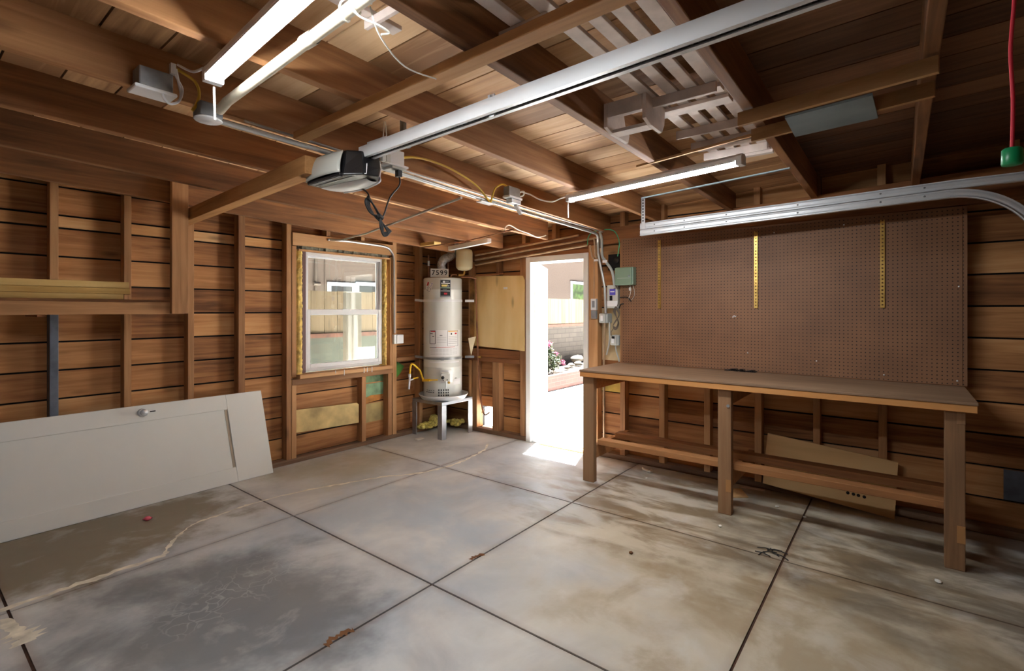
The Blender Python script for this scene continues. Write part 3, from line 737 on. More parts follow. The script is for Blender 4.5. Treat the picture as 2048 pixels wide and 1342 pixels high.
for i, (x_, y_, r_, lab) in enumerate(((9.75, 5.75, 0.13, 'largest pale boulder in the brick planter'), (9.15, 5.55, 0.06, 'middle flat stone in a row of planter rocks'), (8.75, 5.40, 0.055, 'small flat stone nearest the flowering shrub'), (9.45, 5.55, 0.07, 'flat stone just left of the largest planter boulder'), (10.1, 5.6, 0.07, 'pale stone just right of the largest planter boulder'))):
    tag(lump(MB(), (x_, y_, 0.238 + r_ * .95), r_ * 1.6, r_, r_ * .7).build('planter_rock', M_rock), lab, 'rock', 'rocks in the brick planter')

# ================================================================ THINGS
# ---------------------------------------------------------------- pegboard and shelf strips
tag(MB().box(4.4455, 4.4575, -0.328, 2.131, 0.9565, 2.155).build('pegboard', M_peg, bevel=0.001), 'large brown pegboard covering the wall above the workbench', 'pegboard')
MB().box(4.447, 4.459, -0.352, -0.33, 0.957, 2.15).build('edge_strip', M_peg, bpy.data.objects['pegboard'])
for y, z in ((0.798, 2.087), (0.995, 1.108), (1.101, 1.414), (0.09, 0.998), (-0.302, 0.989), (0.505, 1.072), (1.11, 1.405), (1.09, 1.41), (-0.31, 1.62), (0.33, 2.10)):
    MB().lathe([(0.0, 0), (0.006, 0.001), (0.004, 0.005), (0, 0.006)], (4.4455, y, z), 8, axis=(-1, 0, 0)).build('screw_head', M_vinyl, bpy.data.objects['pegboard'])
for y, lab in ((1.747, 'brass slotted shelf strip on the pegboard nearest the door'), (0.931, 'middle one of the three brass shelf strips on the pegboard'), (0.099, 'brass shelf strip on the pegboard farthest from the door')):
    mb = MB(); w, z0, z1 = 0.026, 1.48, 2.11
    n = 24; dz = (z1 - z0) / n
    mb.box(4.434, 4.4455, y - w / 2, y - 0.005, z0, z1); mb.box(4.434, 4.4455, y + 0.005, y + w / 2, z0, z1)
    for k in range(n): mb.box(4.434, 4.4455, y - 0.005, y + 0.005, z0 + k * dz, z0 + k * dz + dz * 0.62)
    s = tag(mb.build('shelf_strip', M_brass), lab, 'shelf strip', 'shelf strips on the pegboard')

# ---------------------------------------------------------------- workbench
wbn = thing('workbench', (4.08, 0.9, 0), 'long brown wooden workbench against the pegboard wall', 'workbench')
MB().box(3.695, 4.443, -0.338, 2.162, 0.938, 0.955).build('bench_top', M_benchtop, wbn, 0.003)
MB().box(3.70, 3.74, -0.335, 2.158, 0.896, 0.9365).build('front_apron', M_apron, wbn, 0.003)
MB().box(3.742, 4.442, -0.33, 2.15, 0.90, 0.9365).build('sub_top', M_bench, wbn)
LEG = ((2.045, 2.148), (0.945, 1.036), (-0.288, -0.199))
for i, (y0, y1) in enumerate(LEG):
    lg = MB().box(3.735, 3.792, y0, y1, 0.0, 0.895).build('leg', M_leg, wbn, 0.004)
    if i: MB().box(3.7325, 3.737, y0, y0 + 0.036, 0.155 if i == 2 else 0.165, 0.252).build('brace_end', M_legdark, lg, 0.001)
    if i == 2: MB().box(3.7325, 3.737, y0, y0 + 0.036, 0.822, 0.895).build('brace_end', M_leg, lg, 0.001)
    MB().box(3.793, 4.45, y0, y0 + 0.042, 0.20, 0.309).build('lower_brace', M_bench, wbn, 0.003)
    MB().box(3.793, 4.44, y0, y0 + 0.042, 0.79, 0.899).build('upper_brace', M_bench, wbn, 0.003)
for yb in (1.0,):
    MB().tube([(3.728, 0.965, 0.78), (3.736, 0.965, 0.78)], 0.011, 10).build('bolt', M_galvdark, wbn)
MB().box(3.80, 3.892, -0.30, 2.045, 0.3095, 0.355).build('shelf_plank', M_bench, wbn, 0.004)
MB().box(4.085, 4.19, -0.30, 2.02, 0.3095, 0.36).build('shelf_plank', M_bench, wbn, 0.004)
# torn black strip on the bench
mb = MB()
for k in range(16):
    y = 1.165 - k * 0.015; mb.prism([(4.395 + random.uniform(-.012, .012), y, 0.9555), (4.44, y + random.uniform(-.004, .004), 0.9555), (4.44, y - 0.017, 0.9555), (4.395 + random.uniform(-.02, .01), y - 0.017, 0.9555)], (0, 0, random.uniform(.006, .022)))
tag(mb.build('rubber_scrap', M_black), 'torn black rubber scrap at the back of the workbench top', 'scrap')
# plywood offcut under the bench
oc = MB().prism([(4.375, 0.868, 0.075), (4.375, 0.03, 0.001), (4.445, 0.01, 0.385), (4.445, 0.845, 0.465)], (0.009, 0, 0.001))
oc = tag(oc.build('plywood_offcut', M_card), 'tan board with round holes leaning on the wall under the workbench', 'board')
for t, w in ((0.302, .12), (0.268, .118), (0.238, .116), (0.203, .113)):
    y = t; z = w; MB().disc((4.375 - 0.001 + (z - .03) * .19, y, z), 0.011, (-1, 0, 0.17), 14).build('drill_hole', M_dark, oc)
tag(MB().bar((4.385, 1.046, 0.006), (4.42, 0.858, 0.006), 0.022, 0.012).build('wood_strip', M_whitewash), 'thin pale wood strip on the floor below the workbench', 'strip')
tag(MB().prism([(4.309, 1.076, 0.0005), (4.337, 1.021, 0.0005), (4.181, 0.93, 0.0005), (4.10, 1.03, 0.0005)], (0, 0, 0.006)).build('wood_scrap', M_card), 'tan triangular scrap on the floor behind the middle bench leg', 'scrap')

# ---------------------------------------------------------------- door panel leaning on the back wall
dp = thing('door_slab', (1.2, 4.44, 0), 'white panel door lying on its side against the plank wall', 'door')
dA = Vector((2.192, 4.437, 0.002)); ux = Vector((-1, 0, 0)); lean = math.atan2(4.556 - 4.437 - 0.02, 0.74)
vz = Vector((0, math.sin(lean), math.cos(lean))); nrm = Vector((0, -math.cos(lean), math.sin(lean)))
LW, LH, TH = 2.03, 0.745, 0.035
def dpt(a, b_, c): return dA + ux * a + vz * b_ + nrm * c
def dbox(mb, a0, a1, b0, b1, c0, c1, mi=0, skew=0.0):
    q = lambda b_, k: [dpt(a0 + k, b_, c0), dpt(a1 + k, b_, c0), dpt(a1 + k, b_, c1), dpt(a0 + k, b_, c1)]
    return mb.hexa(q(b0, skew * b0), q(b1, skew * b1), mi)
sk = 0.0
mb = MB()
dbox(mb, 0, LW, 0, LH, -TH, -0.010)
dbox(mb, 0, 0.30, 0, LH, -0.010, 0)          # bottom rail
dbox(mb, LW - 0.14, LW, 0, LH, -0.010, 0)
dbox(mb, 0.30, LW - 0.14, 0, 0.125, -0.010, 0)
dbox(mb, 0.30, LW - 0.14, LH - 0.125, LH, -0.010, 0)
mb.v = [(p[0] - 0.065 * (p[2] / 0.74), p[1], p[2]) for p in mb.v]
mb.build('slab_body', M_doorwhite, dp, 0.003)
kb = Vector((1.222, 0, 0)); kp = dA + vz * 0.69; kp = Vector((1.235, kp.y, kp.z)) + nrm * 0.001
knob = MB().lathe([(0.0, 0.0), (0.031, 0.0), (0.031, 0.004), (0.022, 0.008), (0.010, 0.012), (0.010, 0.03), (0.022, 0.036), (0.026, 0.048), (0.022, 0.058), (0.0, 0.062)], kp, 28, axis=nrm).build('door_knob', M_galv, dp)
MB().box(kp.x + 0.05, kp.x + 0.085, kp.y - 0.004, kp.y + 0.003, kp.z - 0.004, kp.z + 0.003).build('keyhole', M_ink, dp)
MB().bar(dpt(0.312 + 0.065 * 0.128 / 0.74, 0.128, -0.0085), dpt(0.312 + 0.065 * (LH - 0.128) / 0.74, LH - 0.128, -0.0085), 0.02, 0.003, nrm).build('rail_edge', M_groove, dp)

# ---------------------------------------------------------------- hanging storage rack and stored lumber
rk = thing('hanging_rack', (0.5, 4.12, 1.434), 'rough wooden hanging rack with one hanger post on the plank wall', 'rack')
MB().box(1.29, 1.395, 4.085, 4.127, 1.437, 2.40).build('hanger_post', M_stud, rk, 0.003)
MB().box(-1.4, 1.385, 4.13, 4.168, 1.434, 1.518).build('rack_rail', M_studX, rk, 0.003)
MB().box(-1.4, 1.34, 4.169, 4.21, 1.46, 1.536).build('rack_rail', M_studX, rk, 0.003)
MB().box(0.60, 0.64, 4.17, 4.56, 1.42, 1.459).build('rack_arm', M_studY, rk, 0.003)
lm = [(-1.3, 1.04, 4.20, 4.29, 1.5365, 1.5725, 'lowest pale board in the stack lying on the wooden wall rack'), (-1.3, 1.075, 4.19, 4.28, 1.573, 1.611, 'middle pale board in the stack lying on the wooden wall rack'), (-1.35, 1.07, 4.20, 4.29, 1.6115, 1.655, 'topmost pale board in the stack lying on the wooden wall rack')]
for x0, x1, y0, y1, z0, z1, lab in lm:
    tag(MB().box(x0, x1, y0, y1, z0, z1).build('pine_board', M_pine, bevel=0.002), lab, 'board', 'boards stacked on the wall rack')

# ---------------------------------------------------------------- shop lights
def shop_light(name, p0, p1, label, w=0.062):
    p0, p1 = Vector(p0), Vector(p1)
    t = thing(name, (p0 + p1) / 2 + Vector((0, 0, 0.03)), label, 'light fixture', 'shop lights hung under the rafters')
    d = (p1 - p0).normalized(); s = d.cross(Vector((0, 0, 1))).normalized(); up = s.cross(d)
    def sec(prof, a, b_, mi=0, mb=None):
        mb = mb or MB(); n = len(prof)
        vs = [a + s * x + up * z for x, z in prof] + [b_ + s * x + up * z for x, z in prof]
        return mb.add(vs, [(i, (i + 1) % n, n + (i + 1) % n, n + i) for i in range(n)] + [tuple(range(n - 1, -1, -1)), tuple(range(n, 2 * n))], mi)
    h = w / 2
    sec([(-h, 0.004), (h, 0.004), (h, 0.022), (h * .6, 0.036), (-h * .6, 0.036), (-h, 0.022)], p0, p1).build('housing', M_vinyl, t, 0.002)
    sec([(-h * .78, -0.003), (-h * .48, -0.019), (h * .48, -0.019), (h * .78, -0.003)], p0 + d * 0.03, p1 - d * 0.03).build('diffuser', M_lamp, t)
    for sg in (-1, 1):
        sec([(sg * h * .98, -0.004), (sg * h * .82, -0.003), (sg * h * .82, 0.0035), (sg * h * .98, 0.0035)], p0 + d * 0.03, p1 - d * 0.03).build('side_lip', M_vinyl, t)
    for a, b_ in ((p0 - d * 0.004, p0 + d * 0.028), (p1 - d * 0.028, p1 + d * 0.004)):
        sec([(-h, -0.022), (h, -0.022), (h * 1.02, 0.024), (h * .6, 0.038), (-h * .6, 0.038), (-h * 1.02, 0.024)], a, b_).build('end_cap', M_vinyl, t, 0.003)
    return t
L1 = shop_light('shop_light', (0.735, 1.935, 2.289), (0.647, 0.72, 2.289), 'bright white shop light on the side by the wooden wall rack')
mb = MB(); mb.tube([(0.745, 1.945, 2.265), (0.752, 1.955, 2.15)], 0.004, 6)
for k in range(18): mb.lathe([(0, -.004), (.0055, 0), (0, .004)], (0.745 + .007 * k / 18, 1.945 + .01 * k / 18, 2.262 - k * .0064), 6)
mb.build('pull_chain', M_string, L1)
L2 = shop_light('shop_light', (3.030, 1.858, 2.252), (2.822, 0.655, 2.252), 'bright white shop light hanging before the pegboard', 0.06)
MB().tube([(3.045, 1.872, 2.24), (3.045, 1.872, 2.125)], 0.004, 6).build('pull_chain', M_string, L2)

# ---------------------------------------------------------------- garage door opener and its rail
op = thing('garage_door_opener', (1.42, 2.1, 2.09), 'black garage door opener with frosted lenses and long steel rail', 'garage door opener')
def rbox(x0, x1, y0, y1, z0, z1, name, mat, parent, bev): return MB().box(x0, x1, y0, y1, z0, z1).build(name, mat, parent, bev, 4)
bot = [(1.348, 2.06), (1.40, 1.985), (1.472, 1.955), (1.535, 2.05), (1.572, 2.22), (1.555, 2.385), (1.348, 2.385)]
top = [(1.374, 2.075), (1.425, 2.03), (1.53, 2.03), (1.58, 2.11), (1.60, 2.25), (1.58, 2.40), (1.374, 2.40)]
mid = [(a[0] * .45 + b_[0] * .55 + (.004 if 2 <= k <= 4 else 0), a[1] * .45 + b_[1] * .55 - (.006 if 1 <= k <= 3 else 0)) for k, (a, b_) in enumerate(zip(bot, top))]
mb = MB(); n = 7
rings = [[(x, y, 2.098) for x, y in bot], [(x, y, 2.15) for x, y in mid], [(x, y, 2.226) for x, y in top]]
mb.add([p for r in rings for p in r], [(q * n + k, q * n + (k + 1) % n, (q + 1) * n + (k + 1) % n, (q + 1) * n + k) for q in range(2) for k in range(n)] + [tuple(range(n - 1, -1, -1)), tuple(range(2 * n, 3 * n))])
mb.build('motor_case', M_black, op, 0.008, 3)
mb = MB(); vs = []; rows = 9; cols = 16
for j in range(cols + 1):
    t = j / cols; y = 2.072 + 0.318 * t; sw = max(0.0, math.sin(math.pi * (0.04 + 0.96 * t) ** .8)) ** .55
    for i in range(rows + 1):
        w_ = i / rows; zz = 2.112 + 0.112 * w_
        vs.append((1.349 + .025 * w_ - (.004 + .034 * sw) * (0.35 + 0.65 * math.sin(math.pi * (0.12 + .80 * w_)) ** .6), y + .012 * w_, zz))
mb.add(vs, [(j * (rows + 1) + i, j * (rows + 1) + i + 1, (j + 1) * (rows + 1) + i + 1, (j + 1) * (rows + 1) + i) for j in range(cols) for i in range(rows)], 0, True)
lens = mb.build('frosted_lens', M_grayplastic, op)
so = lens.modifiers.new('thick', 'SOLIDIFY'); so.thickness = 0.006; so.offset = -1
MB().prism([(1.336, 2.075, 2.0975), (1.366, 2.07, 2.0975), (1.378, 2.36, 2.0975), (1.338, 2.36, 2.0975)], (0, 0, 0.012)).build('lower_rim', M_black, op, 0.002)
MB().prism([(1.345, 2.09, 2.0945), (1.360, 2.085, 2.0945), (1.368, 2.34, 2.0945), (1.348, 2.34, 2.0945)], (0, 0, 0.003)).build('button_panel', M_inkgray, op)
mb = MB(); vs = []; n = 14
for i in range(n + 1):
    t = i / n; y = 2.03 + 0.35 * t
    x0, x1 = 1.425 + 0.03 * (1 - t) ** 2, 1.528 + 0.04 * math.sin(math.pi * t * .8)
    for j in range(9):
        s_ = j / 8; x = x0 + (x1 - x0) * s_
        vs.append((x, y, 2.0975 - 0.016 * math.sin(math.pi * (t * .8 + .15)) ** .7 * max(0, math.sin(math.pi * s_)) ** .6 + 0.004 * s_))
mb.add(vs, [(i * 9 + j, i * 9 + j + 1, (i + 1) * 9 + j + 1, (i + 1) * 9 + j) for i in range(n) for j in range(8)], 0, True)
mb.build('bottom_lens', M_lens, op)
MB().tube(smooth_path([(1.555, 2.37, 2.099), (1.574, 2.22, 2.099), (1.538, 2.045, 2.10), (1.548, 2.055, 2.13), (1.565, 2.07, 2.17), (1.58, 2.10, 2.222)], 4), 0.006, 8).build('case_trim', M_vinyl, op)
MB().tube([(1.385, 2.36, 2.097), (1.385, 2.06, 2.097), (1.415, 1.975, 2.105), (1.435, 2.0, 2.16)], 0.0022, 6).build('case_seam', M_vinyl, op)
def skewbar(mb, dx0, dx1, z0, z1, ya, yb, mi=0):
    cx_ = lambda y: 1.465 + (y - 2.06) * 0.0425
    q = lambda y: [(cx_(y) + dx0, y, z0), (cx_(y) + dx1, y, z0), (cx_(y) + dx1, y, z1), (cx_(y) + dx0, y, z1)]
    return mb.hexa(q(yb), q(ya), mi)
RY0, RY1 = -0.9, 2.07
mb = MB()
skewbar(mb, -0.028, 0.028, 2.247, 2.252, RY0, RY1)
for sg in (-1, 1):
    skewbar(mb, min(sg * 0.028, sg * 0.024), max(sg * 0.028, sg * 0.024), 2.200, 2.247, RY0, RY1)
    skewbar(mb, min(sg * 0.028, sg * 0.010), max(sg * 0.028, sg * 0.010), 2.197, 2.201, RY0, RY1)
rail = mb.build('rail', M_galv, op)
mb = MB(); skewbar(mb, -0.022, 0.022, 2.24, 2.246, RY0, RY1)
y = RY0
while y < RY1 - .05:
    skewbar(mb, -0.009, 0.009, 2.204, 2.214, y, y + 0.012); y += 0.022
mb.build('drive_chain', M_black, rail)
MB().box(1.425, 1.432, 1.20, 1.225, 2.19, 2.275).box(1.40, 1.45, 1.20, 1.21, 2.252, 2.262).build('rail_clip', M_galv, rail)
MB().box(1.555, 1.575, 1.88, 1.905, 2.25, 2.42).box(1.44, 1.60, 1.875, 1.90, 2.252, 2.262).tube([(1.52, 1.87, 2.265), (1.60, 1.87, 2.265)], 0.006, 6).build('rail_hanger', M_galvdark, rail, 0.001)
MB().box(1.435, 1.525, 1.86, 2.0, 2.252, 2.262).build('rail_bracket', M_galv, rail, 0.002)
pc = MB()
pc.tube(smooth_path([(1.779, 2.19, 2.215), (1.786, 2.19, 2.16), (1.728, 2.2, 2.079), (1.690, 2.2, 1.985), (1.675, 2.2, 1.962)]), 0.0045, 6)
pc.tube(smooth_path([(1.50, 2.20, 2.10), (1.585, 2.2, 2.075), (1.60, 2.2, 1.98), (1.64, 2.2, 1.968)]), 0.0045, 6)
for k in range(4):
    o = k * 0.006
    pc.tube(smooth_path([(1.66 + o * .5, 2.195 + o, 1.966), (1.62, 2.19 + o, 2.01 + o), (1.575 + o, 2.19 + o, 2.045 + o), (1.565 + o, 2.195, 2.02), (1.60 + o, 2.20, 1.975), (1.655, 2.20 + o, 1.955), (1.70 + o, 2.2, 1.905), (1.715 + o, 2.2, 1.875 + o), (1.685, 2.2, 1.865 + o), (1.655 + o, 2.19, 1.91), (1.655, 2.19, 1.955)]), 0.0045, 6)
pc.tube([(1.645, 2.195, 1.966), (1.672, 2.2, 1.956)], 0.016, 8)
pc.box(1.765, 1.792, 2.175, 2.203, 2.20, 2.2355)
pc.build('power_cord', M_blackcord, op)
# emergency release
rl = thing('release_handle', (1.48, -0.187, 1.767), 'green pull handle hanging on a red rope', 'handle')
MB().tube(smooth_path([(1.46, -0.19, 2.20), (1.48, -0.19, 2.112), (1.482, -0.185, 2.012), (1.478, -0.188, 1.905), (1.48, -0.187, 1.80)]), 0.0035, 8).build('rope', M_red, rl)
MB().lathe([(0, 0), (0.016, 0.0), (0.0175, 0.004), (0.0165, 0.033), (0.013, 0.036), (0, 0.036)], (1.48, -0.187, 1.768), 20).build('grip', M_greenplastic, rl)

# ---------------------------------------------------------------- overhead door track by the pegboard
tk = thing('door_track', (4.01, 0.8, 2.10), 'double steel overhead door track running along the pegboard wall', 'door track')
TX = 4.012
def zt_(y, zo): return 2.147 - 0.0235 * max(0, y + 0.24) + zo
def trk(name, zo, ya, yb, h, extra=None):
    mb = MB()
    prof = [(-0.010, -0.002), (-0.010, 0.003), (-0.001, 0.005), (-0.006, h * .3), (-0.006, h * .7), (0.0, h - .004), (-0.004, h), (0.028, h), (0.028, h - .004), (0.006, h - .006), (0.0, h * .7), (0.0, h * .3), (0.006, 0.004), (0.028, 0.003), (0.028, -0.002)]
    n = len(prof)
    def seg(y0, y1):
        vs = [(TX + x, y, zt_(y, zo) + z) for y in (y0, y1) for x, z in prof]
        mb.add(vs, [(i, (i + 1) % n, n + (i + 1) % n, n + i) for i in range(n)] + [tuple(range(n - 1, -1, -1)), tuple(range(n, 2 * n))])
    seg(-0.24, yb)
    if ya < -0.24: seg(ya, -0.24)
    if extra: extra(mb, prof)
    o = mb.build(name, M_galv, tk)
    for y in (1.62, 1.37, 1.05, 0.57, 0.1, -0.12):
        MB().lathe([(0, 0.004), (0.006, 0.002), (0.006, 0)], (TX - .006, y, zt_(y, zo) + h / 2), 8, axis=(-1, 0, 0)).build('track_rivet', M_galvdark, o)
    return o
def curve(mb, prof):
    n = 16; R_ = 0.38; cy, cz = -0.24, zt_(-0.24, 0) - R_; ring = []; k = len(prof)
    for i in range(n + 1):
        a = math.pi / 2 * i / n
        for x, z in prof: ring.append((TX + x, cy - (R_ + z) * math.sin(a), cz + (R_ + z) * math.cos(a)))
    mb.add(ring, [(i * k + j, i * k + (j + 1) % k, (i + 1) * k + (j + 1) % k, (i + 1) * k + j) for i in range(n) for j in range(k)], 0, True)
    vs = [(TX + x, cy - R_ - z, zz) for zz in (cz, 0.03) for x, z in prof]
    mb.add(vs, [(i, (i + 1) % k, k + (i + 1) % k, k + i) for i in range(k)])
trk('upper_track', 0.053, -0.93, 1.748, 0.050)
trk('lower_track', 0.0, -0.24, 1.748, 0.047, curve)
ha = MB().box(4.00, 4.003, 1.70, 1.735, 2.15, 2.42).box(4.00, 4.03, 1.732, 1.735, 2.15, 2.42).build('hanger_angle', M_galv, tk)
for k in range(8): MB().box(3.9985, 4.0005, 1.712, 1.723, 2.215 + k * 0.025, 2.226 + k * 0.025).build('slot_hole', M_dark, ha)
MB().box(4.02, 4.45, -0.80, -0.765, 2.21, 2.245).build('track_bracket', M_galvdark, tk)

# ---------------------------------------------------------------- boards and panel under the rafters
tag(MB().bar((2.335, 0.56, 2.299), (2.226, -0.105, 2.299), 0.022, 0.058).build('wood_strip', M_pineY, bevel=0.001), 'long tan strip under the rafters, behind the blue grey panel on the opener side', 'strip', 'strips holding up the panel')
tag(MB().bar((2.588, 0.56, 2.299), (2.464, -0.105, 2.299), 0.022, 0.058).build('wood_strip', M_pineY, bevel=0.001), 'long tan strip under the rafters, behind the blue grey panel on the pegboard side', 'strip', 'strips holding up the panel')
tag(MB().prism([(2.325, 0.377, 2.2695), (2.605, 0.381, 2.2695), (2.562, 0.072, 2.2695), (2.278, 0.081, 2.2695)], (0, 0, -0.010)).build('ceiling_panel', M_panelblue), 'blue grey plywood panel fixed under the rafters', 'panel')
tag(MB().bar((2.80, 1.24, 2.322), (2.63, 0.50, 2.322), 0.016, 0.012).build('lath', M_pineY), 'thin pale lath fixed under the rafters beside the hanging white trellis', 'strip')
tag(MB().bar((3.52, 1.52, 2.30), (3.345, 0.515, 2.308), 0.018, 0.008).build('lath', M_panelblue), 'thin grey metal strip under the rafters over the second shop light', 'strip')

# ---------------------------------------------------------------- white trellis stored up in the rafters
tr = thing('garden_trellis', (2.2, 0.85, 2.38), 'whitewashed slatted trellis stored up between the rafters', 'trellis')
for y0, y1 in ((0.870, 0.925), (0.775, 0.825), (0.690, 0.740), (0.600, 0.655)):
    MB().box(0.95, 3.35, y0, y1, 2.43, 2.446).build('slat', M_whitewash, tr, 0.002)
for x0, x1, z0, ya, yb in ((2.175, 2.19, 2.385, 0.61, 1.10), (2.20, 2.262, 2.412, 0.60, 0.96), (2.33, 2.41, 2.412, 0.60, 0.955), (2.66, 2.675, 2.385, 0.60, 0.955), (2.69, 2.755, 2.412, 0.60, 0.955), (2.90, 2.915, 2.385, 0.60, 0.955), (2.99, 3.05, 2.412, 0.60, 0.955), (3.14, 3.155, 2.385, 0.60, 0.955), (3.20, 3.24, 2.412, 0.60, 0.955), (3.30, 3.34, 2.412, 0.60, 0.955), (1.33, 1.345, 2.385, 0.9, 1.10)):
    MB().box(x0, x1, ya, yb, z0, 2.429).build('cross_rail', M_whitewash, tr, 0.002)
MB().prism([(2.10, 1.078, 2.43), (2.10, 1.078, 2.318), (2.16, 1.078, 2.302), (2.33, 1.078, 2.302), (2.345, 1.078, 2.345), (2.30, 1.078, 2.37), (2.28, 1.078, 2.429)], (0, 0.018, 0)).build('bracket', M_whitewash, tr, 0.002)
MB().prism([(2.10, 0.888, 2.43), (2.10, 0.888, 2.318), (2.16, 0.888, 2.302), (2.29, 0.888, 2.302), (2.32, 0.888, 2.345), (2.33, 0.888, 2.429)], (0, 0.018, 0)).build('bracket', M_whitewash, tr, 0.002)
MB().box(2.10, 2.117, 0.907, 1.077, 2.36, 2.429).build('bracket_rail', M_whitewash, tr, 0.002)
MB().box(2.15, 2.22, 0.907, 1.077, 2.302, 2.318).build('bracket_rail', M_whitewash, tr, 0.002)
tr2 = thing('garden_trellis', (0.9, 1.4, 2.40), 'whitewashed slat pieces tucked between rafters beside the tan pole', 'trellis')
MB().box(0.3, 1.12, 1.36, 1.41, 2.43, 2.446).build('slat', M_whitewash, tr2, 0.002)
MB().box(0.3, 1.36, 1.0, 1.05, 2.43, 2.446).build('slat', M_whitewash, tr2, 0.002)
MB().box(1.0, 1.015, 1.0, 1.41, 2.40, 2.429).build('cross_rail', M_whitewash, tr2, 0.002)

# ---------------------------------------------------------------- conduits, boxes and cords overhead
cd = tag(MB().tube([(0.885, 2.268, 2.262), (1.86, 2.268, 2.250), (2.549, 2.268, 2.228), (3.237, 2.268, 2.213), (4.043, 2.268, 2.196), (4.20, 2.275, 2.192)] + smooth_path([(4.20, 2.275, 2.192), (4.32, 2.32, 2.185), (4.40, 2.36, 2.13), (4.425, 2.37, 2.03)], 5)[1:] + [(4.43, 2.36, 1.96), (4.43, 2.318, 1.78), (4.43, 2.30, 1.68), (4.43, 2.29, 1.432)], 0.0125, 10).build('conduit', M_emt), 'long bright steel conduit under a rafter bending down beside the side door', 'conduit')
tag(MB().tube([(1.0, 2.285, 2.30), (2.6, 2.285, 2.262), (4.36, 2.285, 2.225)], 0.006, 8).build('conduit', M_emt), 'thin steel tube running just above the long bright conduit', 'conduit')
tag(MB().tube([(0.858, 2.185, 2.275), (0.853, 2.1, 2.288), (0.801, 1.15, 2.292), (0.745, 0.2, 2.292)], 0.0185, 12).lathe([(0.0215, -.03), (0.0215, .03)], (0.816, 1.43, 2.291), 12, axis=(0, 1, 0)).build('conduit', M_paintpipe), 'thick pale pipe overhead beside the shop light near the wall rack', 'pipe')
tag(MB().tube([(2.66, 4.10, 2.118), (2.57, 3.60, 2.118), (2.28, 2.19, 2.175)], 0.008, 8).tube([(2.66, 4.10, 2.118), (2.70, 4.30, 2.135), (2.79, 4.49, 2.165)], 0.008, 8).build('conduit', M_emt), 'slanting dark steel rod crossing under the rafters toward the window', 'rod')
tag(MB().tube([(2.792, 4.535, 2.172), (3.021, 4.535, 2.182), (3.44, 4.535, 2.176)] + smooth_path([(3.44, 4.535, 2.176), (3.54, 4.535, 2.16), (3.60, 4.535, 2.10), (3.618, 4.535, 2.03)], 5)[1:] + [(3.625, 4.535, 1.20)], 0.012, 10).build('conduit', M_emt), 'steel conduit over the window dropping to a white box', 'conduit')
jb = thing('junction_box', (3.66, 4.55, 1.13), 'white square outlet box beside the window at the end of a conduit', 'electrical box')
MB().box(3.615, 3.74, 4.525, 4.565, 1.08, 1.185).build('box_body', M_galv, jb, 0.004)
MB().box(3.645, 3.742, 4.515, 4.524, 1.082, 1.183).build('cover_plate', M_vinyl, jb, 0.006)
def jbox(loc, label, parts):
    t = thing('junction_box', loc, label, 'electrical box')
    for nm, bx, m, bv in parts: MB().box(*bx).build(nm, m, t, bv)
    return t
j1 = jbox((0.65, 2.25, 2.28), 'grey junction box with white cover and dangling wire by the wall rack light', [('box_body', (0.595, 0.705, 2.215, 2.296, 2.298, 2.372), M_galvdark, 0.004), ('cover_plate', (0.578, 0.715, 2.20, 2.30, 2.283, 2.297), M_vinyl, 0.005)])
MB().tube(smooth_path([(0.715, 2.22, 2.40), (0.722, 2.22, 2.36), (0.73, 2.215, 2.31), (0.722, 2.21, 2.275), (0.695, 2.21, 2.255), (0.675, 2.21, 2.265), (0.665, 2.21, 2.285)]), 0.005, 6).tube(smooth_path([(0.70, 2.22, 2.40), (0.715, 2.22, 2.37), (0.735, 2.215, 2.33), (0.73, 2.21, 2.29)]), 0.004, 6).box(0.695, 0.712, 2.21, 2.23, 2.375, 2.415).build('loose_wire', M_vinyl, j1)
j2 = jbox((1.76, 2.24, 2.24), 'white ceiling outlet box beside the garage door opener with yellow cable', [('box_body', (1.715, 1.82, 2.19, 2.252, 2.268, 2.348), M_vinyl, 0.004), ('cover_plate', (1.70, 1.835, 2.17, 2.252, 2.252, 2.266), M_vinyl, 0.004), ('outlet_face', (1.72, 1.815, 2.17, 2.25, 2.236, 2.251), M_greygreen, 0.004)])
j3 = jbox((2.84, 2.24, 2.26), 'small grey outlet box on the conduit before the pegboard light', [('box_body', (2.775, 2.905, 2.195, 2.25, 2.285, 2.352), M_galvdark, 0.004), ('cover_plate', (2.765, 2.92, 2.185, 2.25, 2.268, 2.284), M_vinyl, 0.003), ('outlet_face', (2.80, 2.91, 2.19, 2.245, 2.235, 2.267), M_galv, 0.006)])
MB().bar((2.88, 2.22, 2.233), (2.94, 2.215, 2.175), 0.03, 0.014).build('plug', M_vinyl, j3)
MB().tube(smooth_path([(2.90, 2.21, 2.30), (2.91, 2.20, 2.33), (2.945, 2.19, 2.338), (2.935, 2.19, 2.31), (2.905, 2.20, 2.295)]), 0.006, 6).build('wire_loop', M_vinyl, j3)
cp = thing('round_cover_plate', (0.835, 2.23, 2.235), 'round white cover plate where the pale pipe meets the rafter', 'cover plate')
MB().lathe([(0, 0), (0.048, 0), (0.052, 0.004), (0.050, 0.008), (0.03, 0.010)], (0.832, 2.228, 2.234), 28).build('plate', M_vinyl, cp)
MB().box(0.79, 0.875, 2.19, 2.27, 2.243, 2.30).build('box_body', M_galvdark, cp, 0.006)
tag(MB().box(2.51, 2.645, 2.225, 2.275, 2.196, 2.206).build('conduit_cover', M_vinyl, bevel=0.004), 'flat white conduit cover under the long bright conduit', 'cover plate')
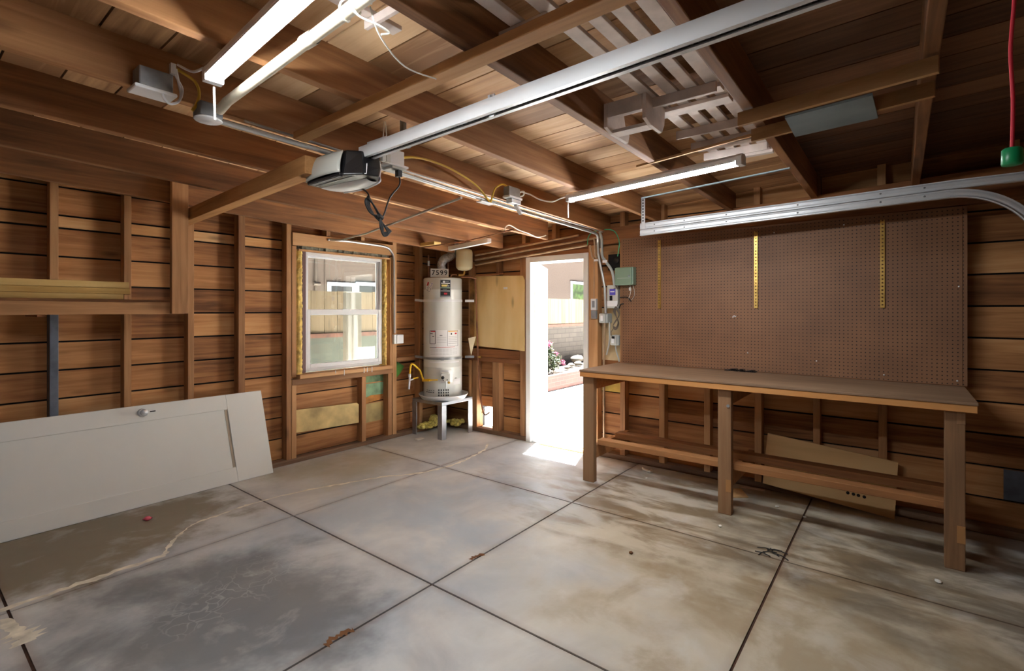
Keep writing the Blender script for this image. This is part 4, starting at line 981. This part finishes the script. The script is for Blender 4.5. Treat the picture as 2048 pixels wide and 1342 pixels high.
tag(MB().tube(smooth_path([(1.822, 2.24, 2.325), (1.93, 2.235, 2.355), (2.067, 2.235, 2.365), (2.26, 2.235, 2.35), (2.473, 2.24, 2.30), (2.60, 2.245, 2.225), (2.625, 2.245, 2.21), (2.66, 2.24, 2.30), (2.69, 2.24, 2.332), (2.75, 2.24, 2.362), (2.80, 2.24, 2.36)]), 0.007, 8).build('yellow_cable', M_yellowcord), 'yellow cable looping from the opener outlet along the conduit', 'cable')
tag(MB().tube(smooth_path([(0.72, 2.23, 2.405), (0.783, 2.23, 2.38), (0.80, 2.23, 2.335), (0.79, 2.23, 2.29), (0.775, 2.23, 2.26)]), 0.006, 8).build('yellow_cable', M_yellowcord), 'short yellow cable hanging beside the shop light near the wall rack', 'cable')
tag(MB().tube(smooth_path([(0.715, 2.20, 2.41), (0.73, 2.10, 2.36), (0.72, 1.97, 2.33)]), 0.005, 6).build('lamp_wire', M_vinyl), 'short white wire feeding the shop light near the wall rack', 'wire')
tag(MB().tube(smooth_path([(2.93, 2.19, 2.33), (2.99, 2.17, 2.325), (3.05, 2.12, 2.29), (3.06, 2.02, 2.262), (3.05, 1.93, 2.275), (3.05, 1.875, 2.28)]), 0.005, 6).build('lamp_wire', M_vinyl), 'white wire feeding the shop light before the pegboard', 'wire')
tag(MB().tube(smooth_path([(1.68, 0.60, 2.47), (1.69, 0.552, 2.46), (1.73, 0.55, 2.44), (1.80, 0.553, 2.44), (1.90, 0.556, 2.46), (1.95, 0.55, 2.50)]), 0.008, 8).build('yellow_cable', M_yellowcord), 'yellow cable looped against a rafter above the opener rail', 'cable')
# strings
tag(MB().tube([(0.801 + 0.0245 * math.cos(a * .5), 1.13 + 0.004 * a, 2.292 + 0.0245 * math.sin(a * .5)) for a in range(26)], 0.003, 5).tube(smooth_path([(0.779, 1.16, 2.285), (0.80, 1.15, 2.255), (0.85, 1.13, 2.245), (0.885, 1.13, 2.24), (0.865, 1.14, 2.23)]), 0.003, 5).tube(smooth_path([(0.828, 1.14, 2.29), (0.885, 1.171, 2.245), (1.045, 1.255, 2.245), (1.20, 1.275, 2.268)]), 0.0025, 5).build('string', M_string), 'white string tied around the pale overhead pipe', 'string')
wr = MB().tube(smooth_path([(1.552, 2.02, 2.40), (1.545, 2.02, 2.33), (1.54, 2.02, 2.25), (1.55, 2.02, 2.215), (1.575, 2.02, 2.215), (1.57, 2.02, 2.26), (1.565, 2.02, 2.33), (1.558, 2.02, 2.40)]), 0.003, 5).box(1.535, 1.555, 2.01, 2.03, 2.20, 2.24).box(1.56, 1.582, 2.01, 2.03, 2.20, 2.24)
tag(wr.build('hanging_wire', M_string), 'pale lamp wire with small plugs hanging beside the opener rail', 'wire')
tag(MB().tube(smooth_path([(4.25, 2.88, 2.235), (4.10, 2.88, 2.20), (3.95, 2.885, 2.22), (3.80, 2.89, 2.235), (3.66, 2.89, 2.262), (3.60, 2.89, 2.235), (3.56, 2.88, 2.18)]), 0.005, 6).build('loose_wire', M_vinyl), 'loose white wire strung along a rafter above the water heater corner', 'wire')
tag(MB().tube([(3.646, 4.10, 2.148), (3.640, 3.96, 2.148), (3.644, 3.451, 2.155), (3.43, 2.67, 2.17)], 0.007, 8).build('thin_pipe', M_copper), 'thin copper tube crossing under the rafters near the water heater', 'pipe')
tag(MB().box(3.66, 3.76, 3.92, 4.14, 2.165, 2.20).build('wood_block', M_pine, bevel=0.002), 'small pale wood block tucked beside a rafter near the water heater', 'block')

# ---------------------------------------------------------------- water heater corner
AX, AY, AR = 4.155, 4.300, 0.228
wh = thing('water_heater', (AX, AY, 0.43), 'tall grey water heater with strap bands and labels on a steel stand', 'water heater')
MB().lathe([(0, 0.436), (AR - .01, 0.436), (AR, 0.446), (AR, 0.80), (AR + .001, 0.803), (AR, 0.806), (AR, 1.70), (AR + .0012, 1.703), (AR, 1.706), (AR, 1.83), (AR - .012, 1.842), (0, 1.850)], (AX, AY, 0), 64).build('tank', M_tank, wh)
tc_ = Vector((-AX, -AY, 0)).normalized(); rp = Vector((-tc_.y, tc_.x, 0))
if rp.dot(Vector((0.6157, -0.788, 0))) < 0: rp = -rp
def cyl_pt(th, z, r): return Vector((AX, AY, 0)) + (tc_ * math.cos(th) + rp * math.sin(th)) * r + Vector((0, 0, z))
def patch(mb, s0, s1, z0, z1, dr=0.0015, mi=0, n=8):
    t0, t1 = math.asin(s0), math.asin(s1); vs = []
    for i in range(n + 1):
        t = t0 + (t1 - t0) * i / n
        vs += [cyl_pt(t, z0, AR + dr), cyl_pt(t, z1, AR + dr)]
    return mb.add(vs, [(2 * i, 2 * i + 2, 2 * i + 3, 2 * i + 1) for i in range(n)], mi)
def poly_patch(mb, pts, dr, mi=0):
    return mb.add([cyl_pt(math.asin(s), z, AR + dr) for s, z in pts], [tuple(range(len(pts)))], mi)
LM = [M_paper, M_ink, M_inkred, M_inkblue, M_inkgray, M_inkyellow, M_inkorange, M_greenbox]
# black rating label
mb = MB(); patch(mb, -0.13, 0.40, 1.612, 1.815, 0.0014, 4); patch(mb, -0.11, 0.37, 1.63, 1.808, 0.0018, 1)
patch(mb, -0.08, 0.36, 1.768, 1.778, 0.0022, 0); patch(mb, -0.06, 0.26, 1.735, 1.758, 0.0022, 5); patch(mb, 0.20, 0.33, 1.735, 1.752, 0.0024, 4); patch(mb, -0.11, 0.37, 1.716, 1.728, 0.0022, 7)
patch(mb, 0.0, 0.20, 1.700, 1.706, 0.0022, 4); patch(mb, -0.10, 0.36, 1.682, 1.688, 0.0022, 0); patch(mb, 0.06, 0.22, 1.644, 1.664, 0.0022, 2); patch(mb, 0.02, 0.10, 1.78, 1.80, 0.0022, 0); patch(mb, -0.02, 0.30, 1.790, 1.797, 0.0021, 4)
mb.build('rating_label', LM, wh)
# lozenge sticker
mb = MB(); poly_patch(mb, [(-.84, 1.705), (-.66, 1.665), (-.50, 1.735), (-.46, 1.785), (-.62, 1.775), (-.74, 1.80), (-.82, 1.775)], 0.0014, 0)
poly_patch(mb, [(-.82, 1.70), (-.66, 1.672), (-.58, 1.71), (-.64, 1.728)], 0.0019, 4); poly_patch(mb, [(-.80, 1.725), (-.60, 1.735), (-.50, 1.775), (-.58, 1.772)], 0.0019, 3)
poly_patch(mb, [(-.81, 1.745), (-.72, 1.752), (-.68, 1.785), (-.75, 1.793)], 0.0019, 2)
mb.build('sticker', LM, wh)
# instruction label
mb = MB(); patch(mb, -0.66, 0.86, 0.93, 1.235, 0.0012, 0, 20)
def fr(s0, s1, z0, z1, mi, w=0.02, wz=0.004):
    patch(mb, s0, s1, z1 - wz, z1, 0.0018, mi); patch(mb, s0, s1, z0, z0 + wz, 0.0018, mi); patch(mb, s0, s0 + w, z0, z1, 0.0018, mi, 2); patch(mb, s1 - w, s1, z0, z1, 0.0018, mi, 2)
fr(-0.65, -0.36, 1.075, 1.23, 1, 0.025, 0.005); patch(mb, -0.60, -0.38, 1.213, 1.224, 0.002, 2); patch(mb, -0.62, -0.50, 1.19, 1.197, 0.002, 1); patch(mb, -0.52, -0.43, 1.158, 1.166, 0.002, 1)
fr(0.23, 0.77, 1.05, 1.23, 4, 0.02, 0.003); patch(mb, 0.27, 0.74, 1.214, 1.225, 0.002, 6); patch(mb, 0.40, 0.46, 1.18, 1.20, 0.002, 1); patch(mb, 0.60, 0.70, 1.185, 1.203, 0.002, 2)
for z in (1.16, 1.14, 1.12, 1.10, 1.08): patch(mb, 0.28, 0.72, z, z + 0.003, 0.002, 4)
patch(mb, -0.15, -0.02, 1.17, 1.176, 0.002, 1)
for z in (1.15, 1.13, 1.11, 1.09): patch(mb, -0.30, 0.18, z, z + 0.002, 0.002, 4)
patch(mb, -0.34, 0.6, 1.036, 1.04, 0.002, 2); patch(mb, -0.64, -0.32, 1.03, 1.036, 0.002, 1)
for z in (1.015, 1.0, 0.985, 0.97, 0.955): patch(mb, -0.62, 0.7, z, z + 0.002, 0.002, 4)
patch(mb, -0.64, 0.82, 0.857, 0.873, 0.0014, 0, 16)
mb.build('instruction_label', LM, wh)
mb = MB(); patch(mb, 0.55, 0.88, 0.60, 0.665, 0.0014, 0); patch(mb, 0.60, 0.70, 0.672, 0.678, 0.002, 1); mb.build('small_label', LM, wh); mb = MB()
for s0 in (-0.82, -0.72, -0.62, -0.5): patch(mb, s0, s0 + 0.07, 0.512, 0.520, 0.002, 1); patch(mb, s0 + .02, s0 + 0.08, 0.535, 0.541, 0.002, 1)
mb.build('printed_text', LM, wh)
# gas valve
mb = MB(); patch(mb, -0.12, 0.48, 0.63, 0.775, 0.004, 0)
mb.build('valve_plate', M_galv, wh)
gc = cyl_pt(0.10, 0.70, AR + 0.03)
gvm = MB(); f = tc_; r_ = rp; u_ = Vector((0, 0, 1))
q = lambda d: [gc + r_ * a + u_ * b_ + f * d for a, b_ in ((-0.05, -0.045), (0.055, -0.045), (0.055, 0.03), (0.04, 0.05), (-0.035, 0.05), (-0.05, 0.035))]
gvm.prism(q(-0.03), f * 0.055)
gv = gvm.build('gas_valve', M_greygreen, wh, 0.006)
MB().lathe([(0, 0.012), (0.017, 0.012), (0.019, 0)], gc + f * 0.025 + r_ * -0.025 + u_ * -0.005, 16, axis=f).lathe([(0, 0.010), (0.007, 0.010), (0.007, 0)], gc + f * 0.025 + r_ * 0.025 + u_ * -0.03, 10, axis=f).lathe([(0, 0.010), (0.006, 0.010), (0.006, 0)], gc + f * 0.025 + r_ * -0.02 + u_ * -0.035, 10, axis=f).build('valve_knob', M_black, gv)
MB().tube(smooth_path([gc + r_ * 0.01 - u_ * 0.045, gc + r_ * 0.015 - u_ * 0.08 - f * .01, gc + r_ * 0.012 - u_ * 0.13 - f * .02]), 0.006, 8).build('burner_tube', M_galv, wh)
c2 = cyl_pt(0.30, 0.63, AR)
MB().lathe([(0.012, 0), (0.015, 0.008), (0.012, 0.02), (0, 0.022)], c2, 14, axis=(c2 - Vector((AX, AY, 0.63)))).build('drain_valve', M_brass, wh)
mb = MB()
for s0 in (-0.22, -0.10, 0.02, 0.14, 0.24):
    for z in (0.475, 0.505, 0.535): patch(mb, s0, s0 + 0.055, z, z + 0.02, 0.0016, 0, 2)
mb.build('vent_slots', M_ink, wh)
for z, ext in ((1.575, 0.07), (0.905, 0.08)):
    mb = MB(); vs = []; n = 48
    th = [-math.pi * 0.62 + math.pi * 1.16 * i / n for i in range(n + 1)]
    for t in th: vs += [cyl_pt(t, z - .014, AR + .004), cyl_pt(t, z + .014, AR + .004)]
    e = (cyl_pt(th[-1] + .01, 0, AR) - cyl_pt(th[-1] - .01, 0, AR)).normalized()
    mb.add(vs, [(2 * i, 2 * i + 2, 2 * i + 3, 2 * i + 1) for i in range(n)], 0, True)
    mb.bar(Vector((4.33, 4.10, z)), Vector((4.402, 4.02, z)), 0.004, 0.028)
    mb.bar(cyl_pt(-1.5, z, AR + .006), Vector((3.93, 4.54, z + .01)), 0.004, 0.028)
    mb.bar(cyl_pt(-0.10, z, AR + .006), cyl_pt(0.06, z, AR + .006), 0.012, 0.034)
    mb.build('strap', M_galvdark if z < 1 else M_galv, wh)
pan = tag(MB().lathe([(0, 0.4245), (0.25, 0.4245), (0.286, 0.478), (0.292, 0.480), (0.292, 0.474), (0.256, 0.4235), (0, 0.4235)], (AX - 0.005, AY - 0.02, 0), 56).build('drip_pan', M_galv), 'round shallow metal drip pan under the water heater', 'pan')
sdn = thing('heater_stand', (4.15, 4.3, 0), 'grey sheet steel stand with square legs under the water heater', 'stand')
MB().box(3.905, 4.41, 4.055, 4.555, 0.385, 0.422).build('stand_top', M_alum, sdn, 0.004)
for x0, y0 in ((3.905, 4.055), (3.905, 4.51), (4.365, 4.055), (4.365, 4.51)):
    sx, sy = (1 if x0 < 4 else -1), (1 if y0 < 4.2 else -1); xo, yo = (x0 if sx > 0 else x0 + .045), (y0 if sy > 0 else y0 + .045)
    MB().box(xo, xo + sx * .005, yo, yo + sy * .07, 0, 0.384).box(xo + sx * .005, xo + sx * .07, yo, yo + sy * .005, 0, 0.384).build('leg', M_alum, sdn)
# number sign
n_ = Vector((-0.66, -0.75, 0)).normalized(); ang_ = math.atan2(n_.x, -n_.y)
sg = thing('number_sign', (4.012, 4.205, 1.85), 'small grey plate reading 7599 on top of the water heater', 'sign')
tvec = Vector((-n_.y, n_.x, 0)); tvec = tvec if tvec.dot(rp) > 0 else -tvec
cc = Vector((4.022, 4.215, 1.845))
MB().prism([cc - tvec * 0.105 + u_ * 0.003, cc + tvec * 0.103 + u_ * 0.003, cc + tvec * 0.103 + u_ * 0.098, cc - tvec * 0.103 + u_ * 0.102], -n_ * 0.004).build('plate', plain('grey sign plate', (206, 203, 196), 0.6), sg)
for i, ch in enumerate('7599'):
    fc = bpy.data.curves.new('digit', 'FONT'); fc.body = ch; fc.size = 0.078; fc.align_x = 'CENTER'; fc.extrude = 0.0008; fc.offset = 0.0012
    fc.materials.append(M_ink)
    tmp = bpy.data.objects.new('digit_curve', fc); dme = bpy.data.meshes.new_from_object(tmp); bpy.data.objects.remove(tmp)
    fo = bpy.data.objects.new('digit', dme); C.objects.link(fo); fo.parent = sg
    rotz = math.atan2(tvec.y, tvec.x)
    fo.rotation_euler = (math.pi / 2, 0, rotz)
    fo.location = cc + tvec * (-0.072 + 0.048 * i) + n_ * 0.0025 + u_ * 0.028 - sg.location
# flue
vp = smooth_path([(4.155, 4.30, 1.858), (4.155, 4.30, 1.93), (4.135, 4.305, 2.0), (4.17, 4.295, 2.07), (4.26, 4.292, 2.11), (4.335, 4.292, 2.175), (4.348, 4.292, 2.30)], 9)
fl = thing('flue_duct', (4.155, 4.30, 1.858), 'silver flexible flue duct rising from the water heater', 'duct')
MB().tube(vp, 0.055, 18, radii=[0.047 + (0.006 if i % 2 else -0.002) for i in range(len(vp))], caps=False).build('duct', M_foil, fl)
tag(MB().bar((3.932, 3.954, 2.150), (3.742, 3.213, 2.155), 0.05, 0.045).build('strut_channel', M_galv, bevel=0.004), 'flat galvanised channel fixed under the rafters above the water heater', 'channel')
et = thing('expansion_tank', (4.335, 4.118, 1.90), 'small cream expansion tank on the wall beside the water heater flue', 'tank')
MB().lathe([(0, 1.935), (0.03, 1.936), (0.075, 1.948), (0.098, 1.975), (0.1, 1.99), (0.1, 2.045), (0.1015, 2.05), (0.1, 2.055), (0.1, 2.15), (0.093, 2.18), (0.06, 2.20), (0, 2.206)], (4.335, 4.118, 0), 40).build('tank', M_cream, et)
MB().tube(smooth_path([(4.335, 4.118, 1.94), (4.335, 4.118, 1.91), (4.325, 4.13, 1.888), (4.29, 4.17, 1.885)]), 0.014, 10).build('elbow', M_brass, et)
cpi = thing('copper_pipe', (4.3, 4.2, 1.86), 'copper pipes joining the water heater and running down the wall', 'pipe')
for pth in ([(4.04, 4.42, 1.856), (4.04, 4.42, 2.12)], [(4.30, 4.36, 1.856), (4.30, 4.36, 2.08)], [(4.272, 4.182, 1.885), (4.23, 4.22, 1.885), (4.225, 4.235, 1.862)], [(4.30, 4.135, 1.862), (4.32, 4.09, 1.86), (4.36, 4.03, 1.856), (4.42, 4.0, 1.84)], [(4.42, 4.02, 1.85), (4.425, 4.01, 1.60), (4.425, 3.985, 1.05), (4.425, 3.95, 0.52), (4.425, 3.885, 0.24), (4.425, 3.80, 0.262)]):
    MB().tube(smooth_path(pth, 4) if len(pth) > 2 else pth, 0.010, 8).build('tube', M_copper, cpi)
MB().lathe([(0.012, -.03), (0.014, -.03), (0.014, .03), (0.012, .03)], (4.04, 4.42, 2.02), 10).build('coupling', M_galv, cpi)
MB().box(4.418, 4.4395, 3.935, 3.99, 0.895, 0.915).build('pipe_clamp', M_brass, cpi)
tag(MB().bar((4.39, 4.08, 1.868), (4.445, 3.60, 1.885), 0.03, 0.012).build('ledge_strip', M_studY), 'narrow wood strip lying along the top of the stained plywood panel', 'strip')
gs = thing('gas_line', (3.70, 4.42, 0.6), 'yellow coated flexible gas line with valve beside the water heater', 'gas line')
MB().tube([(3.722, 4.40, 0.565), (3.735, 4.40, 0.735)], 0.011, 10).lathe([(0.014, 0), (0.017, .01), (0.017, .03), (0.014, .04)], (3.732, 4.40, 0.70), 10).tube([(3.728, 4.40, 0.665), (3.775, 4.385, 0.675)], 0.009, 8).build('riser_pipe', M_galv, gs)
MB().tube(smooth_path([(3.735, 4.40, 0.735), (3.745, 4.40, 0.82), (3.77, 4.395, 0.848), (3.82, 4.38, 0.805), (3.855, 4.365, 0.765), (3.872, 4.345, 0.69), (3.878, 4.32, 0.655)]), 0.011, 10).build('flex_tube', M_yellowgas, gs)
MB().bar((3.880, 4.345, 0.655), (3.888, 4.235, 0.665), 0.02, 0.028).tube([(3.888, 4.24, 0.664), (3.925, 4.145, 0.67)], 0.008, 8).build('end_fitting', M_yellowgas, gs)
MB().bar((3.775, 4.39, 0.682), (3.825, 4.36, 0.69), 0.014, 0.014).build('valve_lever', M_yellowgas, gs)
mb = MB()
for k in range(60):
    t = random.random(); 
    c = (3.98 + 0.30 * t, 4.50 + random.uniform(-.05, .04), 0.055 + random.uniform(0, .05)) if k < 34 else (4.36 + random.uniform(-.03, .05), 4.30 - 0.25 * t + .15, 0.055 + random.uniform(0, .06))
    lump(mb, c, random.uniform(.02, .045), random.uniform(.02, .04), random.uniform(.015, .03), 0.35, 7)
lump(mb, (4.20, 4.50, 0.13), 0.07, 0.05, 0.06, 0.3, 9)
fluff = mb.build('insulation_scraps', M_insul); fluff['kind'] = 'stuff'; fluff['label'] = 'loose yellow insulation scraps on the base plate behind the heater stand'; fluff['category'] = 'insulation'

# ---------------------------------------------------------------- wall right: pipes and boxes
def pipe(path, r, mat, label, cat='pipe', name='wall_pipe', sm=True): return tag(MB().tube(smooth_path(path, 5) if sm and len(path) > 2 else path, r, 9).build(name, mat), label, cat)
pipe([(4.435, 4.03, 2.008), (4.435, 2.50, 2.122)], 0.011, M_pipebrown, 'lowest of three pipes running along the wall above the side door')
pipe([(4.435, 4.03, 2.066), (4.435, 2.46, 2.183), (4.435, 2.425, 2.182), (4.435, 2.415, 2.14), (4.435, 2.409, 2.02), (4.435, 2.385, 1.99)], 0.011, M_pipebrown, 'middle of three pipes running along the wall above the side door')
pipe([(4.435, 4.03, 2.122), (4.435, 2.60, 2.232)], 0.010, M_pipebrown, 'topmost of three pipes running along the wall above the side door')
pipe([(4.44, 2.471, 2.12), (4.44, 2.455, 2.03), (4.44, 2.44, 1.99), (4.44, 2.42, 1.985)], 0.009, M_pipebrown, 'short bent pipe stub above the tall metal outlet', name='pipe_stub')
pipe([(4.42, 2.35, 2.24), (4.42, 2.33, 2.16), (4.42, 2.325, 2.01), (4.42, 2.29, 1.95), (4.42, 2.215, 1.84), (4.42, 2.185, 1.68)], 0.014, M_pvc, 'grey pipe with elbow bending behind the green controller box')
pipe([(4.452, 2.432, 1.985), (4.452, 2.432, 1.58)], 0.004, M_pipebrown, 'thin cable stapled above the tall metal outlet', 'cable', 'wall_cable')
pipe([(4.46, 2.318, 1.345), (4.46, 2.325, 0.97), (4.46, 2.322, 0.05)], 0.011, M_pipebrown, 'pipe dropping below the upper grey switch box')
pipe([(4.455, 2.262, 1.345), (4.455, 2.262, 1.16), (4.455, 2.295, 1.02)], 0.008, M_pvc, 'short grey flexible conduit below the upper grey switch box', 'conduit', 'flex_conduit')
pipe([(4.46, 2.20, 1.12), (4.46, 2.19, 1.06), (4.46, 2.165, 0.99), (4.46, 2.16, 0.96)], 0.007, M_pvc, 'grey flexible conduit below the lower grey switch box', 'conduit', 'flex_conduit')
pipe([(4.42, 2.488, 2.123), (4.42, 2.48, 2.198), (4.42, 2.43, 2.245), (4.42, 2.30, 2.258), (4.42, 2.20, 2.237), (4.42, 2.152, 2.168), (4.42, 2.14, 2.095), (4.42, 2.158, 1.985)], 0.0045, M_wiregreen, 'looped green ground wire above the controller box', 'wire', 'ground_wire')
tag(MB().box(4.4445, 4.458, 2.36, 2.43, 1.955, 1.975).box(4.40, 4.4045, 2.26, 2.31, 1.93, 1.955).build('pipe_clamp', M_vinyl), 'white pipe clamp at the elbow of the grey wall pipe', 'clamp')
bh = tag(MB().box(4.50, 4.548, 2.16, 2.30, 1.86, 2.02).lathe([(0.03, 0), (0.028, .012), (0, .014)], (4.50, 2.21, 1.95), 16, axis=(-1, 0, 0)).build('dark_box', M_black, bevel=0.004), 'black recessed box above the green controller', 'electrical box')
ctl = thing('sprinkler_controller', (4.4, 2.065, 1.70), 'sage green weatherproof controller box at the pegboard edge', 'controller')
MB().box(4.372, 4.445, 1.975, 2.158, 1.703, 1.872).build('case', M_greenbox, ctl, 0.008)
MB().box(4.358, 4.371, 1.99, 2.158, 1.706, 1.868).build('lid', M_greenbox, ctl, 0.005)
MB().box(4.3545, 4.358, 2.0, 2.13, 1.765, 1.769).build('lid_ridge', M_greygreen, ctl)
MB().lathe([(0, 0.006), (0.008, 0.005), (0.009, 0)], (4.358, 2.01, 1.785), 12, axis=(-1, 0, 0)).build('latch', M_galvdark, ctl)
MB().tube(smooth_path([(4.42, 2.03, 1.705), (4.42, 2.02, 1.66), (4.425, 2.03, 1.61), (4.43, 2.05, 1.57)]), 0.003, 5).tube(smooth_path([(4.42, 2.0, 1.705), (4.42, 1.985, 1.65), (4.43, 1.99, 1.60), (4.435, 2.02, 1.56)]), 0.002, 5).box(4.41, 4.43, 2.02, 2.035, 1.65, 1.68).build('low_voltage_wire', M_string, ctl)
pnl = thing('timer_panel', (4.5, 2.22, 1.48), 'pale grey timer panel with violet label below the green controller', 'panel')
MB().box(4.44, 4.548, 2.166, 2.282, 1.482, 1.71).build('case', M_greygreen, pnl, 0.004)
MB().box(4.4375, 4.4405, 2.19, 2.252, 1.612, 1.672).build('violet_label', M_inkpurple, pnl)
MB().box(4.4365, 4.4376, 2.20, 2.244, 1.640, 1.650).build('label_text', M_paper, pnl)
MB().box(4.4375, 4.4405, 2.222, 2.252, 1.558, 1.605).build('meter_window', M_ink, pnl)
MB().box(4.436, 4.4405, 2.168, 2.28, 1.50, 1.553).build('lower_cover', M_vinyl, pnl, 0.002)
def swbox(y0, y1, z0, z1, lab, xf=4.44):
    t = thing('switch_box', (4.46, (y0 + y1) / 2, z0), lab, 'switch box', 'grey switch boxes by the side door')
    MB().box(xf, 4.548, y0, y1, z0, z1).build('case', M_pvc, t, 0.012)
    MB().box(xf - 0.008, xf - .0005, y0 + 0.022, y1 - 0.006, z0 + 0.006, z1 - 0.006).build('cover', M_greygreen, t, 0.006)
    MB().box(xf - 0.014, xf - 0.0085, y0 + 0.042, y0 + 0.072, z0 + 0.022, z1 - 0.022).build('rocker', M_vinyl, t, 0.003)
    return t
swbox(2.276, 2.372, 1.335, 1.432, 'upper one of two grey weatherproof switch boxes beside the side door')
sw2 = swbox(2.156, 2.249, 1.118, 1.219, 'lower one of two grey weatherproof switch boxes, with a black plug')
MB().box(4.418, 4.432, 2.195, 2.222, 1.185, 1.208).build('black_plug', M_blackcord, sw2, 0.003)
to = thing('metal_outlet', (4.45, 2.42, 1.38), 'tall galvanised outlet box on the stud beside the side door', 'outlet')
MB().box(4.425, 4.459, 2.394, 2.456, 1.465, 1.578).build('upper_box', M_galv, to, 0.004)
MB().box(4.432, 4.459, 2.394, 2.456, 1.378, 1.460).build('lower_box', M_galvdark, to, 0.004)
MB().box(4.4225, 4.426, 2.41, 2.44, 1.49, 1.555).build('outlet_face', M_inkgray, to, 0.002)
mb = MB()
for k in range(5):
    o = k * .005
    mb.tube(smooth_path([(4.43 - o, 2.18, 1.50 - o), (4.425, 2.145 + o, 1.46), (4.43, 2.15, 1.40 + o), (4.435 - o, 2.185 - o, 1.365), (4.43, 2.21, 1.31), (4.43, 2.195 - o, 1.275 + o), (4.43, 2.165 + o, 1.285), (4.43 - o, 2.15, 1.34), (4.43, 2.175, 1.40), (4.43, 2.205 - o, 1.45), (4.43, 2.185, 1.50)]), 0.0035, 5)
mb.tube(smooth_path([(4.43, 2.20, 1.29), (4.43, 2.23, 1.25), (4.425, 2.222, 1.215), (4.425, 2.21, 1.20)]), 0.0035, 5)
mb.tube(smooth_path([(4.43, 2.19, 1.72), (4.43, 2.155, 1.65), (4.43, 2.15, 1.55), (4.43, 2.17, 1.50)]), 0.0035, 5)
tag(mb.build('coiled_cord', plain('grey brown cord', (96, 84, 74), 0.6)), 'coiled grey cord hanging between controller and lower switch box', 'cord')
tag(MB().tube(smooth_path([(4.43, 2.14, 1.585), (4.43, 2.08, 1.59), (4.43, 2.05, 1.58), (4.43, 2.02, 1.545)]), 0.005, 6).tube(smooth_path([(4.435, 2.15, 1.48), (4.435, 2.13, 1.52), (4.435, 2.10, 1.525)]), 0.006, 6).build('loose_wire', M_blackcord), 'loose dark wire ends on the pegboard below the green controller', 'wire')
for y0, lab in ((3.575, 'small white paper tag on the stained plywood panel, the one nearer the water heater'), (3.545, 'small white paper tag on the stained plywood panel, the one nearer the door')):
    tag(MB().box(XB - .016, XB - .0125, y0, y0 + .025, 1.705, 1.73).build('paper_tag', M_paper), lab, 'tag', 'paper tags on the plywood panel')
tag(MB().prism([(4.33, 4.05, 1.13), (4.40, 3.99, 1.15), (4.36, 4.03, 0.93)], (0.02, 0.015, 0)).build('folded_manual', plain('cream folded paper', (222, 210, 176), 0.8)), 'folded cream papers tucked behind the water heater strap', 'paper')

# ---------------------------------------------------------------- small litter
def crumb(x, y, r, mat, lab, name='plaster_crumb', h=0.5): return tag(lump(MB(), (x, y, r * h * 0.95), r * 1.3, r, r * h, 0.3, 8).build(name, mat), lab, 'crumb')
crumb(1.155, 4.121, 0.019, M_pink, 'pink wrapped candy on the floor below the white panel door', 'candy', 0.8)
tag(MB().tube(smooth_path([(4.33, 1.86, .012), (4.30, 1.84, .014), (4.285, 1.80, .012), (4.265, 1.775, .014), (4.30, 1.76, .012), (4.32, 1.78, .012)]), 0.011, 7).build('paper_twist', M_debris), 'twisted white paper scrap on the floor below the bench shelf', 'paper')
crumb(4.115, 1.735, 0.010, M_debris, 'small white crumb just before the twisted white paper scrap')
crumb(3.507, 0.958, 0.012, M_debris, 'white plaster crumb on the floor before the middle bench leg')
crumb(3.512, -0.161, 0.016, M_debris, 'largest white plaster chip, on the floor before the far bench leg', h=0.35)
crumb(4.12, 0.72, 0.014, M_debris, 'pale chip on the floor before the leaning tan board', h=0.3)
crumb(4.03, 0.53, 0.012, M_debris, 'pale chip beside the floor joint under the bench', h=0.3)
crumb(2.788, 1.273, 0.013, M_rust, 'brown crumb alone on the middle of the floor slab', 'rust_crumb')
mb = MB()
for k in range(9):
    a = random.uniform(0, 3.1); c = Vector((3.31 + random.uniform(-.05, .05), 0.60 + random.uniform(-.06, .06), .004)); d = Vector((math.cos(a) * .03, math.sin(a) * .045, 0))
    mb.tube([c - d, c + Vector((0, 0, .006)), c + d], 0.003, 5)
tag(mb.build('rubber_scrap', M_blackcord), 'frayed dark scrap lying on the floor at a joint crossing', 'scrap')
tag(MB().box(3.74, 3.84, 4.27, 4.33, 0.001, 0.006).build('paper_scrap', M_debris), 'flat white paper scrap on the floor beside the heater stand', 'paper')
